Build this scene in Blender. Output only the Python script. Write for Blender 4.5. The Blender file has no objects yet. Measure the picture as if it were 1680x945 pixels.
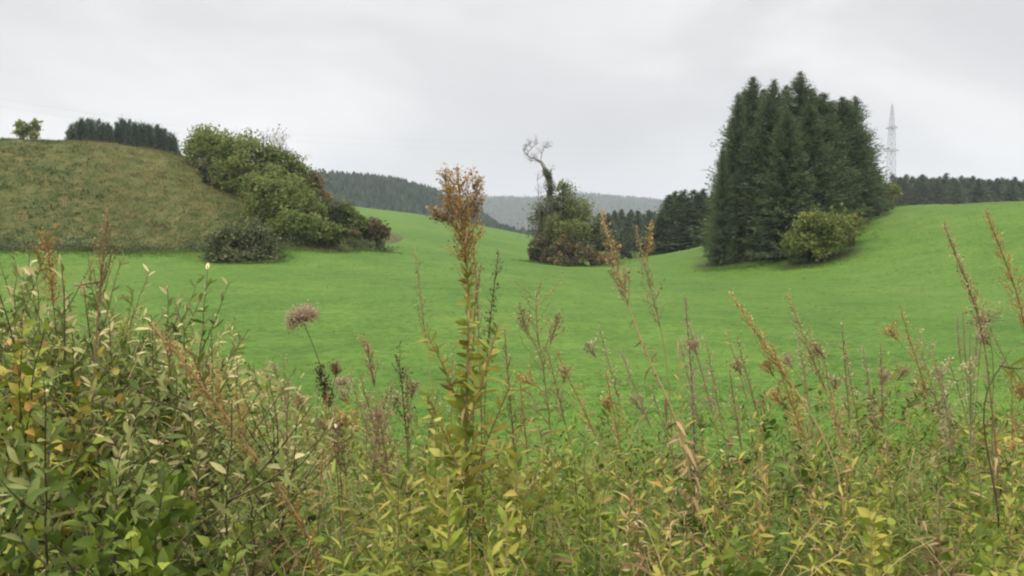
import bpy, math
import numpy as np
from mathutils import Vector

RNG = np.random.default_rng(20240917)
scene = bpy.context.scene
COL = scene.collection
PI = math.pi

# ------------------------------------------------------------------ camera
EYE = 1.7
FPX = 1600.0                      # focal length in pixels of the 1680 px wide photograph
PITCH = math.atan((472.5 - 395.0) / FPX)
cam_d = bpy.data.cameras.new('camera')
cam_d.sensor_width = 36.0
cam_d.lens = 36.0 * FPX / 1680.0
cam_d.clip_start = 0.1
cam_d.clip_end = 20000.0
cam = bpy.data.objects.new('camera', cam_d)
COL.objects.link(cam)
cam.location = (0, 0, EYE)
cam.rotation_euler = (PI / 2 - PITCH, 0, 0)
scene.camera = cam


def at(px, py, D):
    """world point seen at photograph pixel (px, py) at the distance D ahead"""
    u = (px - 840.0) / FPX
    v = (472.5 - py) / FPX
    dy = math.cos(PITCH) + v * math.sin(PITCH)
    dz = -math.sin(PITCH) + v * math.cos(PITCH)
    s = D / dy
    return np.array([u * s, D, EYE + dz * s])


# ------------------------------------------------------------------ numpy noise
_PERM = np.random.default_rng(5).random((512, 512)).astype(np.float64)


def vnoise(x, y):
    x = np.asarray(x, float); y = np.asarray(y, float)
    xi = np.floor(x).astype(int); yi = np.floor(y).astype(int)
    fx = x - xi; fy = y - yi
    fx = fx * fx * (3 - 2 * fx); fy = fy * fy * (3 - 2 * fy)
    a = _PERM[xi % 512, yi % 512]; b = _PERM[(xi + 1) % 512, yi % 512]
    c = _PERM[xi % 512, (yi + 1) % 512]; d = _PERM[(xi + 1) % 512, (yi + 1) % 512]
    return (a * (1 - fx) + b * fx) * (1 - fy) + (c * (1 - fx) + d * fx) * fy - 0.5


def fbm(x, y, o=4):
    r = 0; a = 1.0; s = 1.0
    for i in range(o):
        r = r + a * vnoise(x * s + 17.3 * i, y * s + 9.1 * i)
        a *= 0.5; s *= 2.03
    return r


def sst(a, b, x):
    t = np.clip((np.asarray(x, float) - a) / (b - a), 0, 1)
    return t * t * (3 - 2 * t)


# ------------------------------------------------------------------ terrain height
def hgt(x, y):
    x = np.asarray(x, float); y = np.asarray(y, float)
    z = -1.1 * sst(3.5, 10.0, y) + 0.0 * x
    z = z - 0.3 * sst(30, 70, y) * sst(150, 80, y)
    # slope on the left, rising away from the valley floor
    k = 0.215 * np.sqrt(np.clip((y - 30) / 220.0, 0, 1.0))
    w = np.clip(6 - x, 0, None)
    cap = 0.19 * np.clip(y, 1, 600)
    w = cap * np.tanh(w / cap * 1.02)
    far = sst(420, 265, y)
    z = z + k * w * (0.15 + 0.85 * far)
    z = z + 0.027 * np.clip(y - 120, 0, 140) * sst(24, 4, x) * far
    z = z + 0.95 * sst(66, 83, y) * sst(-7, -20, x) * sst(190, 120, y)
    # spur on the right
    r = np.sqrt((x - 95) ** 2 + ((y - 116) * np.where(y < 116, 0.93, 1.0)) ** 2)
    r = np.where((x > 95), np.abs(y - 116) * np.where(y < 116, 0.93, 0.55), r)
    z = z + 7.2 * sst(87, 45, r)
    z = z + 0.9 * sst(60, 200, x) * sst(10, 110, y)
    # plateau and ground to the right far away
    z = z + 7.5 * sst(70, 130, x) * sst(150, 330, y)
    # wooded hill far to the left, tapering down to the middle
    ridge = np.interp(x, [-420, -165, -120, -90, -71, -52, -30, -15, 8, 30, 60],
                      [31, 32.5, 32.5, 32, 30, 25, 15.5, 8, -6, -11, -12])
    ridge = ridge + 1.5
    z = z + ridge * np.exp(-((y - 600) / 110.0) ** 2)
    # distant ridges
    z = z + (74 + 14 * np.exp(-((x - 130) / 160.0) ** 2) - 0.03 * (x - 100)) * np.exp(-((y - 2250) / 330.0) ** 2)
    z = z + (70 + 30 * np.sin(x / 420.0)) * sst(2300, 3200, y) * 0.6
    z = z + 0.17 * fbm(x / 6.0, y / 6.0, 3) * sst(6, 20, y) + 0.5 * fbm(x / 45.0 + 3, y / 45.0, 2) * sst(25, 80, y)
    return z


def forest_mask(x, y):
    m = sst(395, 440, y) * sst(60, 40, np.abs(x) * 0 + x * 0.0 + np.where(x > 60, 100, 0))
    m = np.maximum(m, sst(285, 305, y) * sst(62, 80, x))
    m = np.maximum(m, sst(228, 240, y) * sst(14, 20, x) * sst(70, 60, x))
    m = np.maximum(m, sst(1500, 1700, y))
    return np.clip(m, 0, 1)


MOUND_X0 = -12.0


def mound_h(x, y):
    """height of the embankment surface"""
    x = np.asarray(x, float); y = np.asarray(y, float)
    base = hgt(x, y)
    foot = 79.0 + 1.5 * np.sin(x / 7.0) + 0.05 * (x + 20)
    s = sst(foot - 2, foot + 19, y)
    back = sst(150, 118, y)
    side = np.clip((-13.6 - x) / 29.0, 0, 1); side = 1 - (1 - side) ** 1.9
    top = 11.9 + 0.7 * fbm(x / 14.0, y / 14.0, 2)
    zz = (top - base) * s * back * side
    zz = zz + 0.28 * fbm(x / 2.1, y / 2.1, 3) * np.clip(s * side * 4, 0, 1)
    edge = np.clip(s * back * side * 30, 0, 1)
    return base - 0.40 + zz


# ------------------------------------------------------------------ mesh helpers
def mesh_from(name, V, F, mat=None, tint=None, smooth=False):
    V = np.ascontiguousarray(V, np.float32); F = np.ascontiguousarray(F, np.int32)
    me = bpy.data.meshes.new(name)
    k = F.shape[1]
    me.vertices.add(len(V)); me.vertices.foreach_set('co', V.ravel())
    me.loops.add(F.size); me.loops.foreach_set('vertex_index', F.ravel())
    me.polygons.add(len(F))
    me.polygons.foreach_set('loop_start', np.arange(0, F.size, k, dtype=np.int32))
    me.polygons.foreach_set('loop_total', np.full(len(F), k, np.int32))
    if smooth:
        me.polygons.foreach_set('use_smooth', np.ones(len(F), bool))
    if tint is not None:
        at_ = me.attributes.new('tint', 'FLOAT', 'POINT')
        at_.data.foreach_set('value', np.ascontiguousarray(tint, np.float32))
    me.update(calc_edges=True)
    if mat is not None:
        me.materials.append(mat)
    return me


def link(name, data, parent=None, loc=None, kind=None):
    o = bpy.data.objects.new(name, data)
    COL.objects.link(o)
    if parent is not None:
        o.parent = parent
    if loc is not None:
        o.location = [float(c) for c in loc]
    if kind:
        o['kind'] = kind
    return o


def tag(o, label, cat, group=None, kind=None):
    o['label'] = label; o['category'] = cat
    if group: o['group'] = group
    if kind: o['kind'] = kind
    return o


class MB:
    """collects triangles with a tint value"""
    def __init__(s):
        s.V = []; s.F = []; s.T = []; s.n = 0

    def add(s, V, F, T):
        V = np.asarray(V, float).reshape(-1, 3); F = np.asarray(F, int).reshape(-1, 3)
        T = np.broadcast_to(np.asarray(T, float), (len(V),))
        s.V.append(V); s.F.append(F + s.n); s.T.append(T); s.n += len(V)

    def inst(s, tv, tf, P, R, S, T):
        """template tv, tf copied to points P with frames R (n,3,3: columns side, axis, normal), scales S (n,) or (n,3), tints T"""
        tv = np.asarray(tv, float); tf = np.asarray(tf, int)
        n = len(P)
        if n == 0: return
        S = np.asarray(S, float)
        if S.ndim == 1: S = np.repeat(S[:, None], 3, 1)
        loc = tv[None] * S[:, None, :]
        W = np.einsum('nij,nkj->nki', R, loc) + np.asarray(P)[:, None, :]
        F = tf[None] + (np.arange(n) * len(tv))[:, None, None]
        s.add(W.reshape(-1, 3), F.reshape(-1, 3), np.repeat(np.asarray(T, float), len(tv)))

    def tube(s, pts, rad, sides=5, T=0.5):
        pts = np.asarray(pts, float); n = len(pts)
        rad = np.broadcast_to(np.asarray(rad, float), (n,))
        tan = np.gradient(pts, axis=0)
        tan /= np.linalg.norm(tan, axis=1, keepdims=True) + 1e-9
        ref = np.where(np.abs(tan[:, 2:3]) > 0.9, np.array([[1.0, 0, 0]]), np.array([[0, 0, 1.0]]))
        a = np.cross(tan, ref); a /= np.linalg.norm(a, axis=1, keepdims=True) + 1e-9
        b = np.cross(tan, a)
        th = np.arange(sides) / sides * 2 * PI
        ring = pts[:, None] + rad[:, None, None] * (np.cos(th)[None, :, None] * a[:, None] + np.sin(th)[None, :, None] * b[:, None])
        V = np.concatenate([ring.reshape(-1, 3), pts[-1:]], 0)
        i = np.arange(n - 1)[:, None] * sides; j = np.arange(sides)[None]; j2 = (j + 1) % sides
        q = np.stack([i + j, i + j2, i + sides + j2, i + sides + j], -1).reshape(-1, 4)
        F = np.concatenate([q[:, [0, 1, 2]], q[:, [0, 2, 3]],
                            np.stack([(n - 1) * sides + np.arange(sides), (n - 1) * sides + (np.arange(sides) + 1) % sides, np.full(sides, n * sides)], 1)], 0)
        s.add(V, F, T)

    def merge(s, o):
        for V, F, T in zip(o.V, o.F, o.T):
            pass

    def mesh(s, name, mat, smooth=False):
        return mesh_from(name, np.concatenate(s.V), np.concatenate(s.F), mat, np.concatenate(s.T), smooth)

    def build(s, name, mat, parent=None, smooth=False):
        return link(name, s.mesh(name, mat, smooth), parent)


def frames(axis, up=None, roll=None):
    """orthonormal frames: column 1 = axis, column 2 close to up"""
    axis = np.asarray(axis, float)
    axis = axis / (np.linalg.norm(axis, axis=1, keepdims=True) + 1e-9)
    if up is None:
        up = np.tile([0, 0, 1.0], (len(axis), 1))
    side = np.cross(axis, up)
    bad = np.linalg.norm(side, axis=1) < 1e-3
    side[bad] = [1, 0, 0]
    side /= np.linalg.norm(side, axis=1, keepdims=True) + 1e-9
    nor = np.cross(side, axis)
    if roll is not None:
        c = np.cos(roll)[:, None]; s_ = np.sin(roll)[:, None]
        side, nor = side * c + nor * s_, nor * c - side * s_
    return np.stack([side, axis, nor], -1)


def runit(n, rng=RNG):
    v = rng.normal(size=(n, 3))
    return v / np.linalg.norm(v, axis=1, keepdims=True)


def leaf_template(rows=(0, .22, .5, .78, 1), wid=(.1, .75, 1, .62, 0), fold=.25, curl=.35, aspect=.13):
    V = []; F = []
    for t, w in zip(rows, wid):
        z = -curl * t * t * .5
        V += [(-w * aspect, t, z + fold * w * aspect), (0, t, z), (w * aspect, t, z + fold * w * aspect)]
    for i in range(len(rows) - 1):
        a = i * 3; b = a + 3
        if wid[i + 1] == 0:
            F += [(a, a + 1, b + 1), (a + 1, a + 2, b + 1)]
        else:
            F += [(a, a + 1, b + 1), (a, b + 1, b), (a + 1, a + 2, b + 2), (a + 1, b + 2, b + 1)]
    return np.array(V, float), np.array(F, int)


LANCE = leaf_template()
NARROW = leaf_template(aspect=.085, curl=.6)
CURLED = leaf_template(aspect=.10, curl=1.7, fold=.6)
BROAD = leaf_template(rows=(0, .18, .42, .7, 1), wid=(.1, .85, 1, .6, 0), aspect=.27, curl=.5, fold=.3)
DIAMOND = (np.array([(0, 0, 0), (.5, .5, .05), (0, 1, 0), (-.5, .5, .05)], float), np.array([(0, 1, 2), (0, 2, 3)]))
SPRAY = (np.array([(0, 0, 0), (.16, .4, -.05), (0, 1, -.16), (-.16, .4, -.05)], float), np.array([(0, 1, 2), (0, 2, 3)]))
BLADE = (np.array([(-.05, 0, 0), (.05, 0, 0), (.035, .55, -.08), (-.035, .55, -.08), (0, 1, -.32)], float), np.array([(0, 1, 2), (0, 2, 3), (3, 2, 4)]))


# ------------------------------------------------------------------ materials
def nodes_of(name):
    m = bpy.data.materials.new(name); m.use_nodes = True
    nt = m.node_tree; nt.nodes.clear()
    return m, nt


def ramp(nt, stops):
    r = nt.nodes.new('ShaderNodeValToRGB')
    el = r.color_ramp.elements
    while len(el) < len(stops): el.new(0.5)
    for e, (p, c) in zip(el, stops):
        e.position = p; e.color = (*c, 1)
    return r


def leaf_mat(name, stops, rough=.7, trans=.3, spec=.2, gain=1.0):
    stops = [(p, tuple(min(.8, c * gain) for c in col)) for p, col in stops]
    m, nt = nodes_of(name)
    out = nt.nodes.new('ShaderNodeOutputMaterial')
    a = nt.nodes.new('ShaderNodeAttribute'); a.attribute_name = 'tint'
    r = ramp(nt, stops)
    nt.links.new(a.outputs['Fac'], r.inputs[0])
    p = nt.nodes.new('ShaderNodeBsdfPrincipled')
    p.inputs['Roughness'].default_value = rough
    p.inputs['Specular IOR Level'].default_value = spec
    nt.links.new(r.outputs[0], p.inputs['Base Color'])
    if trans > 0:
        t = nt.nodes.new('ShaderNodeBsdfTranslucent'); nt.links.new(r.outputs[0], t.inputs[0])
        x = nt.nodes.new('ShaderNodeMixShader'); x.inputs[0].default_value = trans
        nt.links.new(p.outputs[0], x.inputs[1]); nt.links.new(t.outputs[0], x.inputs[2])
        nt.links.new(x.outputs[0], out.inputs[0])
    else:
        nt.links.new(p.outputs[0], out.inputs[0])
    return m


def bark_mat(name, c1, c2, scale=12.0):
    m, nt = nodes_of(name)
    out = nt.nodes.new('ShaderNodeOutputMaterial')
    p = nt.nodes.new('ShaderNodeBsdfPrincipled'); p.inputs['Roughness'].default_value = .8
    p.inputs['Specular IOR Level'].default_value = .2
    tc = nt.nodes.new('ShaderNodeTexCoord'); n = nt.nodes.new('ShaderNodeTexNoise'); n.inputs['Scale'].default_value = scale
    nt.links.new(tc.outputs['Object'], n.inputs['Vector'])
    r = ramp(nt, [(.35, c1), (.65, c2)])
    nt.links.new(n.outputs['Fac'], r.inputs[0]); nt.links.new(r.outputs[0], p.inputs['Base Color'])
    nt.links.new(p.outputs[0], out.inputs[0])
    return m


M = {}
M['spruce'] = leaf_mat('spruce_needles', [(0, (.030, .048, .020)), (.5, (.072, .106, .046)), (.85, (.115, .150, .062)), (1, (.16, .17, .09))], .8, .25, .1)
M['fir'] = leaf_mat('fir_needles', [(0, (.022, .036, .024)), (.5, (.056, .080, .050)), (1, (.090, .115, .066))], .8, .2, .1)
M['shrub_green'] = leaf_mat('shrub_green_leaves', [(0, (.075, .105, .024)), (.5, (.178, .222, .060)), (.85, (.270, .300, .098)), (1, (.32, .29, .13))], .75, .45, .1)
M['shrub_dark'] = leaf_mat('shrub_dark_leaves', [(0, (.045, .062, .026)), (.5, (.098, .120, .052)), (1, (.20, .20, .10))], .75, .35, .1)
M['shrub_yellow'] = leaf_mat('shrub_yellow_leaves', [(0, (.080, .112, .024)), (.5, (.165, .205, .050)), (1, (.30, .29, .085))], .75, .4, .1)
M['shrub_brown'] = leaf_mat('shrub_brown_leaves', [(0, (.090, .084, .042)), (.5, (.165, .145, .068)), (.8, (.27, .195, .092)), (1, (.37, .24, .11))], .8, .35, .1)
M['twig_grey'] = leaf_mat('grey_twigs', [(0, (.09, .075, .06)), (1, (.2, .17, .14))], .8, 0)
M['ivy'] = leaf_mat('ivy_leaves', [(0, (.035, .048, .016)), (.6, (.085, .105, .034)), (1, (.14, .15, .05))], .7, .25, .15)
M['willow'] = leaf_mat('willow_leaves', [(0, (.045, .080, .016)), (.35, (.120, .165, .030)), (.65, (.215, .250, .065)), (.85, (.36, .34, .14)), (1, (.66, .54, .27))], .65, .30, .22)
M['weed_green'] = leaf_mat('weed_green_leaves', [(0, (.045, .078, .010)), (.35, (.130, .185, .022)), (.65, (.270, .315, .042)), (.85, (.43, .38, .075)), (1, (.47, .27, .07))], .65, .30, .22)
M['weed_yellow'] = leaf_mat('weed_yellow_leaves', [(0, (.13, .17, .024)), (.4, (.26, .29, .05)), (.75, (.43, .38, .085)), (1, (.46, .29, .08))], .65, .30, .22)
M['dry'] = leaf_mat('dry_leaves', [(0, (.06, .035, .022)), (.4, (.16, .095, .045)), (.7, (.33, .225, .105)), (1, (.52, .42, .24))], .7, .2, gain=1.2)
M['seed_brown'] = leaf_mat('brown_seed_heads', [(0, (.11, .075, .042)), (.45, (.29, .205, .105)), (.8, (.47, .35, .18)), (1, (.60, .49, .29))], .8, .35, .1)
M['seed_orange'] = leaf_mat('orange_seed_heads', [(0, (.19, .105, .042)), (.4, (.39, .240, .085)), (.8, (.55, .38, .14)), (1, (.62, .52, .24))], .8, .4, .1)
M['seed_dark'] = leaf_mat('dark_seed_heads', [(0, (.02, .017, .012)), (.6, (.06, .045, .028)), (1, (.14, .10, .055))], .8, .1, gain=1.3)
M['seed_pale'] = leaf_mat('pale_seed_heads', [(0, (.18, .15, .07)), (.5, (.34, .30, .14)), (1, (.52, .48, .28))], .75, .25)
M['seed_mauve'] = leaf_mat('mauve_seed_heads', [(0, (.26, .185, .125)), (.5, (.42, .31, .21)), (1, (.56, .44, .31))], .85, .45, .1)
M['stem_green'] = leaf_mat('green_stems', [(0, (.06, .085, .025)), (1, (.17, .18, .06))], .6, 0, gain=1.4)
M['stem_red'] = leaf_mat('red_stems', [(0, (.13, .080, .043)), (1, (.30, .20, .10))], .7, 0, .15)
M['stem_straw'] = leaf_mat('straw_stems', [(0, (.16, .125, .055)), (1, (.36, .27, .12))], .7, 0, gain=1.25)
M['stem_dark'] = leaf_mat('dark_stems', [(0, (.03, .025, .015)), (1, (.085, .065, .038))], .7, 0, gain=1.5)
M['dry_grass'] = leaf_mat('dry_grass', [(0, (.042, .070, .015)), (.3, (.088, .106, .028)), (.6, (.142, .130, .045)), (.85, (.205, .165, .073)), (1, (.20, .19, .07))], .85, .35, .05)
M['grass'] = leaf_mat('meadow_grass', [(0, (.045, .096, .013)), (.5, (.080, .148, .020)), (.85, (.128, .180, .034)), (1, (.19, .20, .055))], .8, .5, .08)
M['bark'] = bark_mat('bark', (.035, .027, .02), (.085, .065, .045))
M['bark_grey'] = bark_mat('grey_bark', (.15, .135, .115), (.28, .26, .22))
M['steel'] = bark_mat('galvanised_steel', (.34, .35, .36), (.42, .43, .44), 2.0)
M['cable'] = bark_mat('aluminium_cable', (.16, .165, .17), (.2, .2, .21), .2)


def terrain_material():
    m, nt = nodes_of('meadow_ground')
    N = nt.nodes; L = nt.links
    out = N.new('ShaderNodeOutputMaterial'); p = N.new('ShaderNodeBsdfPrincipled')
    p.inputs['Roughness'].default_value = .85; p.inputs['Specular IOR Level'].default_value = .1
    geo = N.new('ShaderNodeNewGeometry')

    def noise(scale, det=4):
        n = N.new('ShaderNodeTexNoise'); n.inputs['Scale'].default_value = scale; n.inputs['Detail'].default_value = det
        L.new(geo.outputs['Position'], n.inputs['Vector']); return n
    n1 = noise(.055, 5); n2 = noise(.5, 5); n3 = noise(4.0, 6)
    r1 = ramp(nt, [(.30, (.048, .104, .013)), (.52, (.080, .148, .020)), (.72, (.124, .176, .032))])
    L.new(n1.outputs['Fac'], r1.inputs[0])
    r2 = ramp(nt, [(.32, (.045, .102, .012)), (.6, (.083, .156, .020)), (.8, (.126, .170, .034))])
    L.new(n2.outputs['Fac'], r2.inputs[0])
    mx = N.new('ShaderNodeMix'); mx.data_type = 'RGBA'; mx.inputs[0].default_value = .5
    L.new(r1.outputs[0], mx.inputs[6]); L.new(r2.outputs[0], mx.inputs[7])
    r3 = ramp(nt, [(.3, (.62, .66, .6)), (.55, (1, 1, 1)), (.8, (1.25, 1.18, 1.2))])
    L.new(n3.outputs['Fac'], r3.inputs[0])
    mul = N.new('ShaderNodeMix'); mul.data_type = 'RGBA'; mul.blend_type = 'MULTIPLY'; mul.inputs[0].default_value = 1
    L.new(mx.outputs[2], mul.inputs[6]); L.new(r3.outputs[0], mul.inputs[7])
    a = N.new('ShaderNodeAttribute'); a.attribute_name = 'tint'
    soil_shade = N.new('ShaderNodeMix'); soil_shade.data_type = 'RGBA'  # dark soil colour, also serving as painted contact shade under the plants
    L.new(a.outputs['Fac'], soil_shade.inputs[0]); L.new(mul.outputs[2], soil_shade.inputs[6])
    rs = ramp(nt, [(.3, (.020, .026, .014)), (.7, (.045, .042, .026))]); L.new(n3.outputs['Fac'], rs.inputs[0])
    L.new(rs.outputs[0], soil_shade.inputs[7])
    L.new(soil_shade.outputs[2], p.inputs['Base Color'])
    b = N.new('ShaderNodeBump'); b.inputs['Strength'].default_value = .5; b.inputs['Distance'].default_value = .12
    L.new(n3.outputs['Fac'], b.inputs['Height']); L.new(b.outputs[0], p.inputs['Normal'])
    L.new(p.outputs[0], out.inputs[0])
    return m


def mound_material():
    m, nt = nodes_of('embankment_ground')
    N = nt.nodes; L = nt.links
    out = N.new('ShaderNodeOutputMaterial'); p = N.new('ShaderNodeBsdfPrincipled')
    p.inputs['Roughness'].default_value = .9; p.inputs['Specular IOR Level'].default_value = .1
    geo = N.new('ShaderNodeNewGeometry')
    n = N.new('ShaderNodeTexNoise'); n.inputs['Scale'].default_value = .9; n.inputs['Detail'].default_value = 6
    L.new(geo.outputs['Position'], n.inputs['Vector'])
    r = ramp(nt, [(.3, (.045, .068, .018)), (.5, (.085, .092, .030)), (.7, (.130, .115, .044))])
    L.new(n.outputs['Fac'], r.inputs[0]); L.new(r.outputs[0], p.inputs['Base Color'])
    L.new(p.outputs[0], out.inputs[0])
    return m


# ------------------------------------------------------------------ ground sheets
def grid(xs, ys, zf, name, mat, tintf=None):
    X, Y = np.meshgrid(xs, ys)
    Z = zf(X, Y)
    V = np.stack([X, Y, Z], -1).reshape(-1, 3)
    nx, ny = len(xs), len(ys)
    i = np.arange(ny - 1)[:, None] * nx; j = np.arange(nx - 1)[None]
    F = np.stack([i + j, i + j + 1, i + nx + j + 1, i + nx + j], -1).reshape(-1, 4)
    t = tintf(X, Y).ravel() if tintf is not None else None
    return mesh_from(name, V, F, mat, t, True)


sx = np.linspace(-1, 1, 361)
xs = np.sinh(sx * 6.2) / np.sinh(6.2) * 4200
ty = np.linspace(0, 1, 420)
ys = -25 + (np.exp(ty * 5.2) - 1) / (math.exp(5.2) - 1) * 5000


LITTER_SHADE = [((px - 840) / FPX * D, D, r) for px, D, r in [(1200, 94, 3.6), (1230, 97, 4.2), (1262, 96, 4.4), (1295, 96, 4.6), (1325, 97, 4.6), (1352, 102, 4.6), (1380, 107, 4.4), (1405, 111, 3.6),
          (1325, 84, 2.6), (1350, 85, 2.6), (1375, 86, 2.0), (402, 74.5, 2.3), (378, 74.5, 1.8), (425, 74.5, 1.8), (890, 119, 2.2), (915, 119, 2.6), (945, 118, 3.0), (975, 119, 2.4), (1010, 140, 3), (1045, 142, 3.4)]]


def litter_shade(x, y):  # contact shade painted into the ground colour as dark litter under trees and bushes
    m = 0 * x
    for cx, cy, r in LITTER_SHADE:
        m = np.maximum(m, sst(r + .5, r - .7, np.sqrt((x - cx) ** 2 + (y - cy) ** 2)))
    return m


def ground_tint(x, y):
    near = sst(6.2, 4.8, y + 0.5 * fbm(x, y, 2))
    return np.maximum(np.maximum(near, .85 * litter_shade(x, y)), forest_mask(x, y))


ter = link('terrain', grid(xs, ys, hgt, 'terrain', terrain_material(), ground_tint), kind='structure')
mnd = link('embankment', grid(np.linspace(-130, -10.5, 200), np.linspace(74, 150, 130), mound_h, 'embankment', mound_material()), kind='structure')


# ------------------------------------------------------------------ grass on the meadow and on the embankment
def grass_field():
    mb = MB()
    n = 90000
    # density falls with distance so that the tufts stay individual pixels
    u = RNG.random(n)
    d0, d1 = 5.0, 150.0
    y = 1.0 / (1 / d0 - u * (1 / d0 - 1 / d1))
    x = (RNG.random(n) * 2 - 1) * (y * .60 + 2.5)
    keep = (forest_mask(x, y) < .3) & (litter_shade(x, y) < .25 + .5 * RNG.random(n)) & ~((x < -11) & (y > 76) & (y < 120) & (mound_h(x, y) > hgt(x, y) + .25))
    x, y = x[keep], y[keep]; n = len(x)
    z = hgt(x, y)
    g = fbm(x / 1.7, y / 1.7, 3)
    big = fbm(x / 12.0 + 40, y / 12.0, 3)
    s = (0.055 + 0.0036 * y ** .85) * (.75 + .5 * RNG.random(n)) * (1 + .5 * g)
    for b in range(4):
        az = RNG.random(n) * 2 * PI
        el = .08 + (.48 + .45 * sst(30, 9, y)) * RNG.random(n)
        ax = np.stack([np.cos(az) * np.cos(el), np.sin(az) * np.cos(el), np.sin(el)], 1)
        P = np.stack([x + RNG.normal(size=n) * s * .6, y + RNG.normal(size=n) * s * .6, z - .01], 1)
        S = np.stack([s * (1.0 + .014 * y), s, s * .8], 1)
        T = np.clip(.50 + .95 * big + .65 * g + .10 * RNG.normal(size=n) + .14 * sst(30, 110, y), .22, 1)
        T = np.where(RNG.random(n) < .01, .97, np.minimum(T, .9))
        mb.inst(*BLADE, P, frames(ax), S, T)
    o = mb.build('grass', M['grass'], None)
    tag(o, 'short bright green grass covering the meadow and the slopes', 'grass', kind='stuff')


def mound_grass():
    mb = MB()
    n = 62000
    y = 77.0 + RNG.random(n) * 30; x = -1.0 * (10 + RNG.random(n) * (y * .62 - 5))
    z = mound_h(x, y); rise = z - hgt(x, y)
    keep = rise > -.08
    x, y, z, rise = x[keep], y[keep], z[keep], rise[keep]; n = len(x)
    g = fbm(x / 1.6, y / 1.1, 3); big = fbm((x + z * .8) / 6.0, (y - z) / 5.0, 3)
    s = .19 * (.6 + .9 * RNG.random(n)) * (1 + .5 * g)
    s = s * np.where(RNG.random(n) < .03, 2.0, 1)
    base = .06 + .40 * sst(1.0, 10.0, rise + 2.5 * fbm(x / 9.0, y / 9.0, 2))
    for b in range(4):
        az = RNG.random(n) * 2 * PI
        el = .4 + .9 * RNG.random(n)
        ax = np.stack([np.cos(az) * np.cos(el), np.sin(az) * np.cos(el), np.sin(el)], 1)
        P = np.stack([x + RNG.normal(size=n) * .12, y + RNG.normal(size=n) * .12, z - .03], 1)
        S = np.stack([s * 1.3, s, s], 1)
        T = np.clip(base + .85 * big + .45 * g + .10 * RNG.normal(size=n), 0, 1)
        mb.inst(*BLADE, P, frames(ax), S, T)
    o = mb.build('dry_grass', M['dry_grass'], None)
    tag(o, 'tan and olive dry grass growing all over the steep embankment', 'dry grass', kind='stuff')


grass_field()
mound_grass()


# ------------------------------------------------------------------ trees
def spruce_meshes(name, H, R, nb, seed, spray=.75, mat='spruce', skirt=.0, round_=.8, per=15):
    """trunk and crown of a spruce: whorls of drooping branches hung with sprays"""
    rng = np.random.default_rng(seed)
    tr = MB()
    zz = np.linspace(-.6, H * .985, 14)
    pts = np.stack([.05 * np.sin(zz * .6), .05 * np.cos(zz * .5), zz], 1)
    tr.tube(pts, np.linspace(H * .014, .02, 14), 7)
    cr = MB()
    t = np.sort(skirt + (1 - skirt) * rng.random(nb) ** 1.05)
    lump = 1 + .25 * np.sin(t * 23 + seed) * rng.random(nb)
    P = []; A = []; S = []; T = []
    for k in range(nb):
        tt = t[k]
        L = R * (1 - tt) ** round_ * (.72 + .42 * rng.random()) * lump[k] + .10
        if rng.random() < .07: L *= 1.2
        az = rng.random() * 2 * PI
        el = -.34 + .75 * tt + rng.normal() * .22
        z0 = H * (.015 + .965 * tt)
        dirv = np.array([math.cos(az), math.sin(az), 0])
        m = max(4, int(per * (.35 + .65 * L / R)))
        q = (np.arange(m) + .6 * rng.random(m)) / m
        rad = q * L
        zz_ = z0 + rad * math.sin(el) + .22 * L * q ** 2.2 * (1 - .4 * tt)
        c = dirv[None] * (rad * math.cos(el))[:, None]; c[:, 2] += zz_
        side = np.array([-dirv[1], dirv[0], 0])
        for sgn in (-1, 1, 0):
            dx = dirv[None] * (.75 + .3 * rng.random(m))[:, None] + side[None] * (sgn * (.75 + .5 * rng.random(m)))[:, None]
            dx[:, 2] += -.42 + .7 * tt + .55 * q + rng.normal(size=m) * .38
            P.append(c + rng.normal(size=(m, 3)) * .10); A.append(dx)
            s = spray * (.65 + .6 * rng.random(m)) * (.55 + .5 * (1 - q)) * (.22 + .9 * (1 - tt) ** .6)
            if sgn == 0: s *= 1.15
            S.append(np.stack([s * 1.25, s, s], 1))
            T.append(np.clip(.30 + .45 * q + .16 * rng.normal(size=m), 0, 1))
    # leading shoot
    m = 10
    P.append(np.stack([np.zeros(m), np.zeros(m), H * (.93 + .06 * np.arange(m) / m)], 1))
    a = rng.normal(size=(m, 3)); a[:, 2] = np.abs(a[:, 2]) + 1.8; A.append(a)
    S.append(np.full((m, 3), spray * .30)); T.append(np.full(m, .6))
    P = np.concatenate(P); A = np.concatenate(A); S = np.concatenate(S); T = np.concatenate(T)
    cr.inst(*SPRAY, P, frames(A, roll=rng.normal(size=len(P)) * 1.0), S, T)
    return tr.mesh('trunk', M['bark']), cr.mesh('crown', M[mat])


def plant_tree(name, meshes, loc, scale, rot, label, cat, group=None):
    r = bpy.data.objects.new(name, None); COL.objects.link(r)
    r.empty_display_size = .3
    r.location = [float(c) for c in loc]
    r.scale = scale; r.rotation_euler = (0, 0, rot)
    link('trunk', meshes[0], r); link('crown', meshes[1], r)
    tag(r, label, cat, group)
    return r


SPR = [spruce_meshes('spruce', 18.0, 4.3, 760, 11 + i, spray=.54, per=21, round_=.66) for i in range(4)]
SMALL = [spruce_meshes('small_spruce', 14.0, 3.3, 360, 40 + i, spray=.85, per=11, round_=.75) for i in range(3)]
FIR = [spruce_meshes('fir', 16.0, 4.2, 330, 60 + i, spray=1.25, per=12, mat='fir', round_=.45) for i in range(3)]


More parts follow.
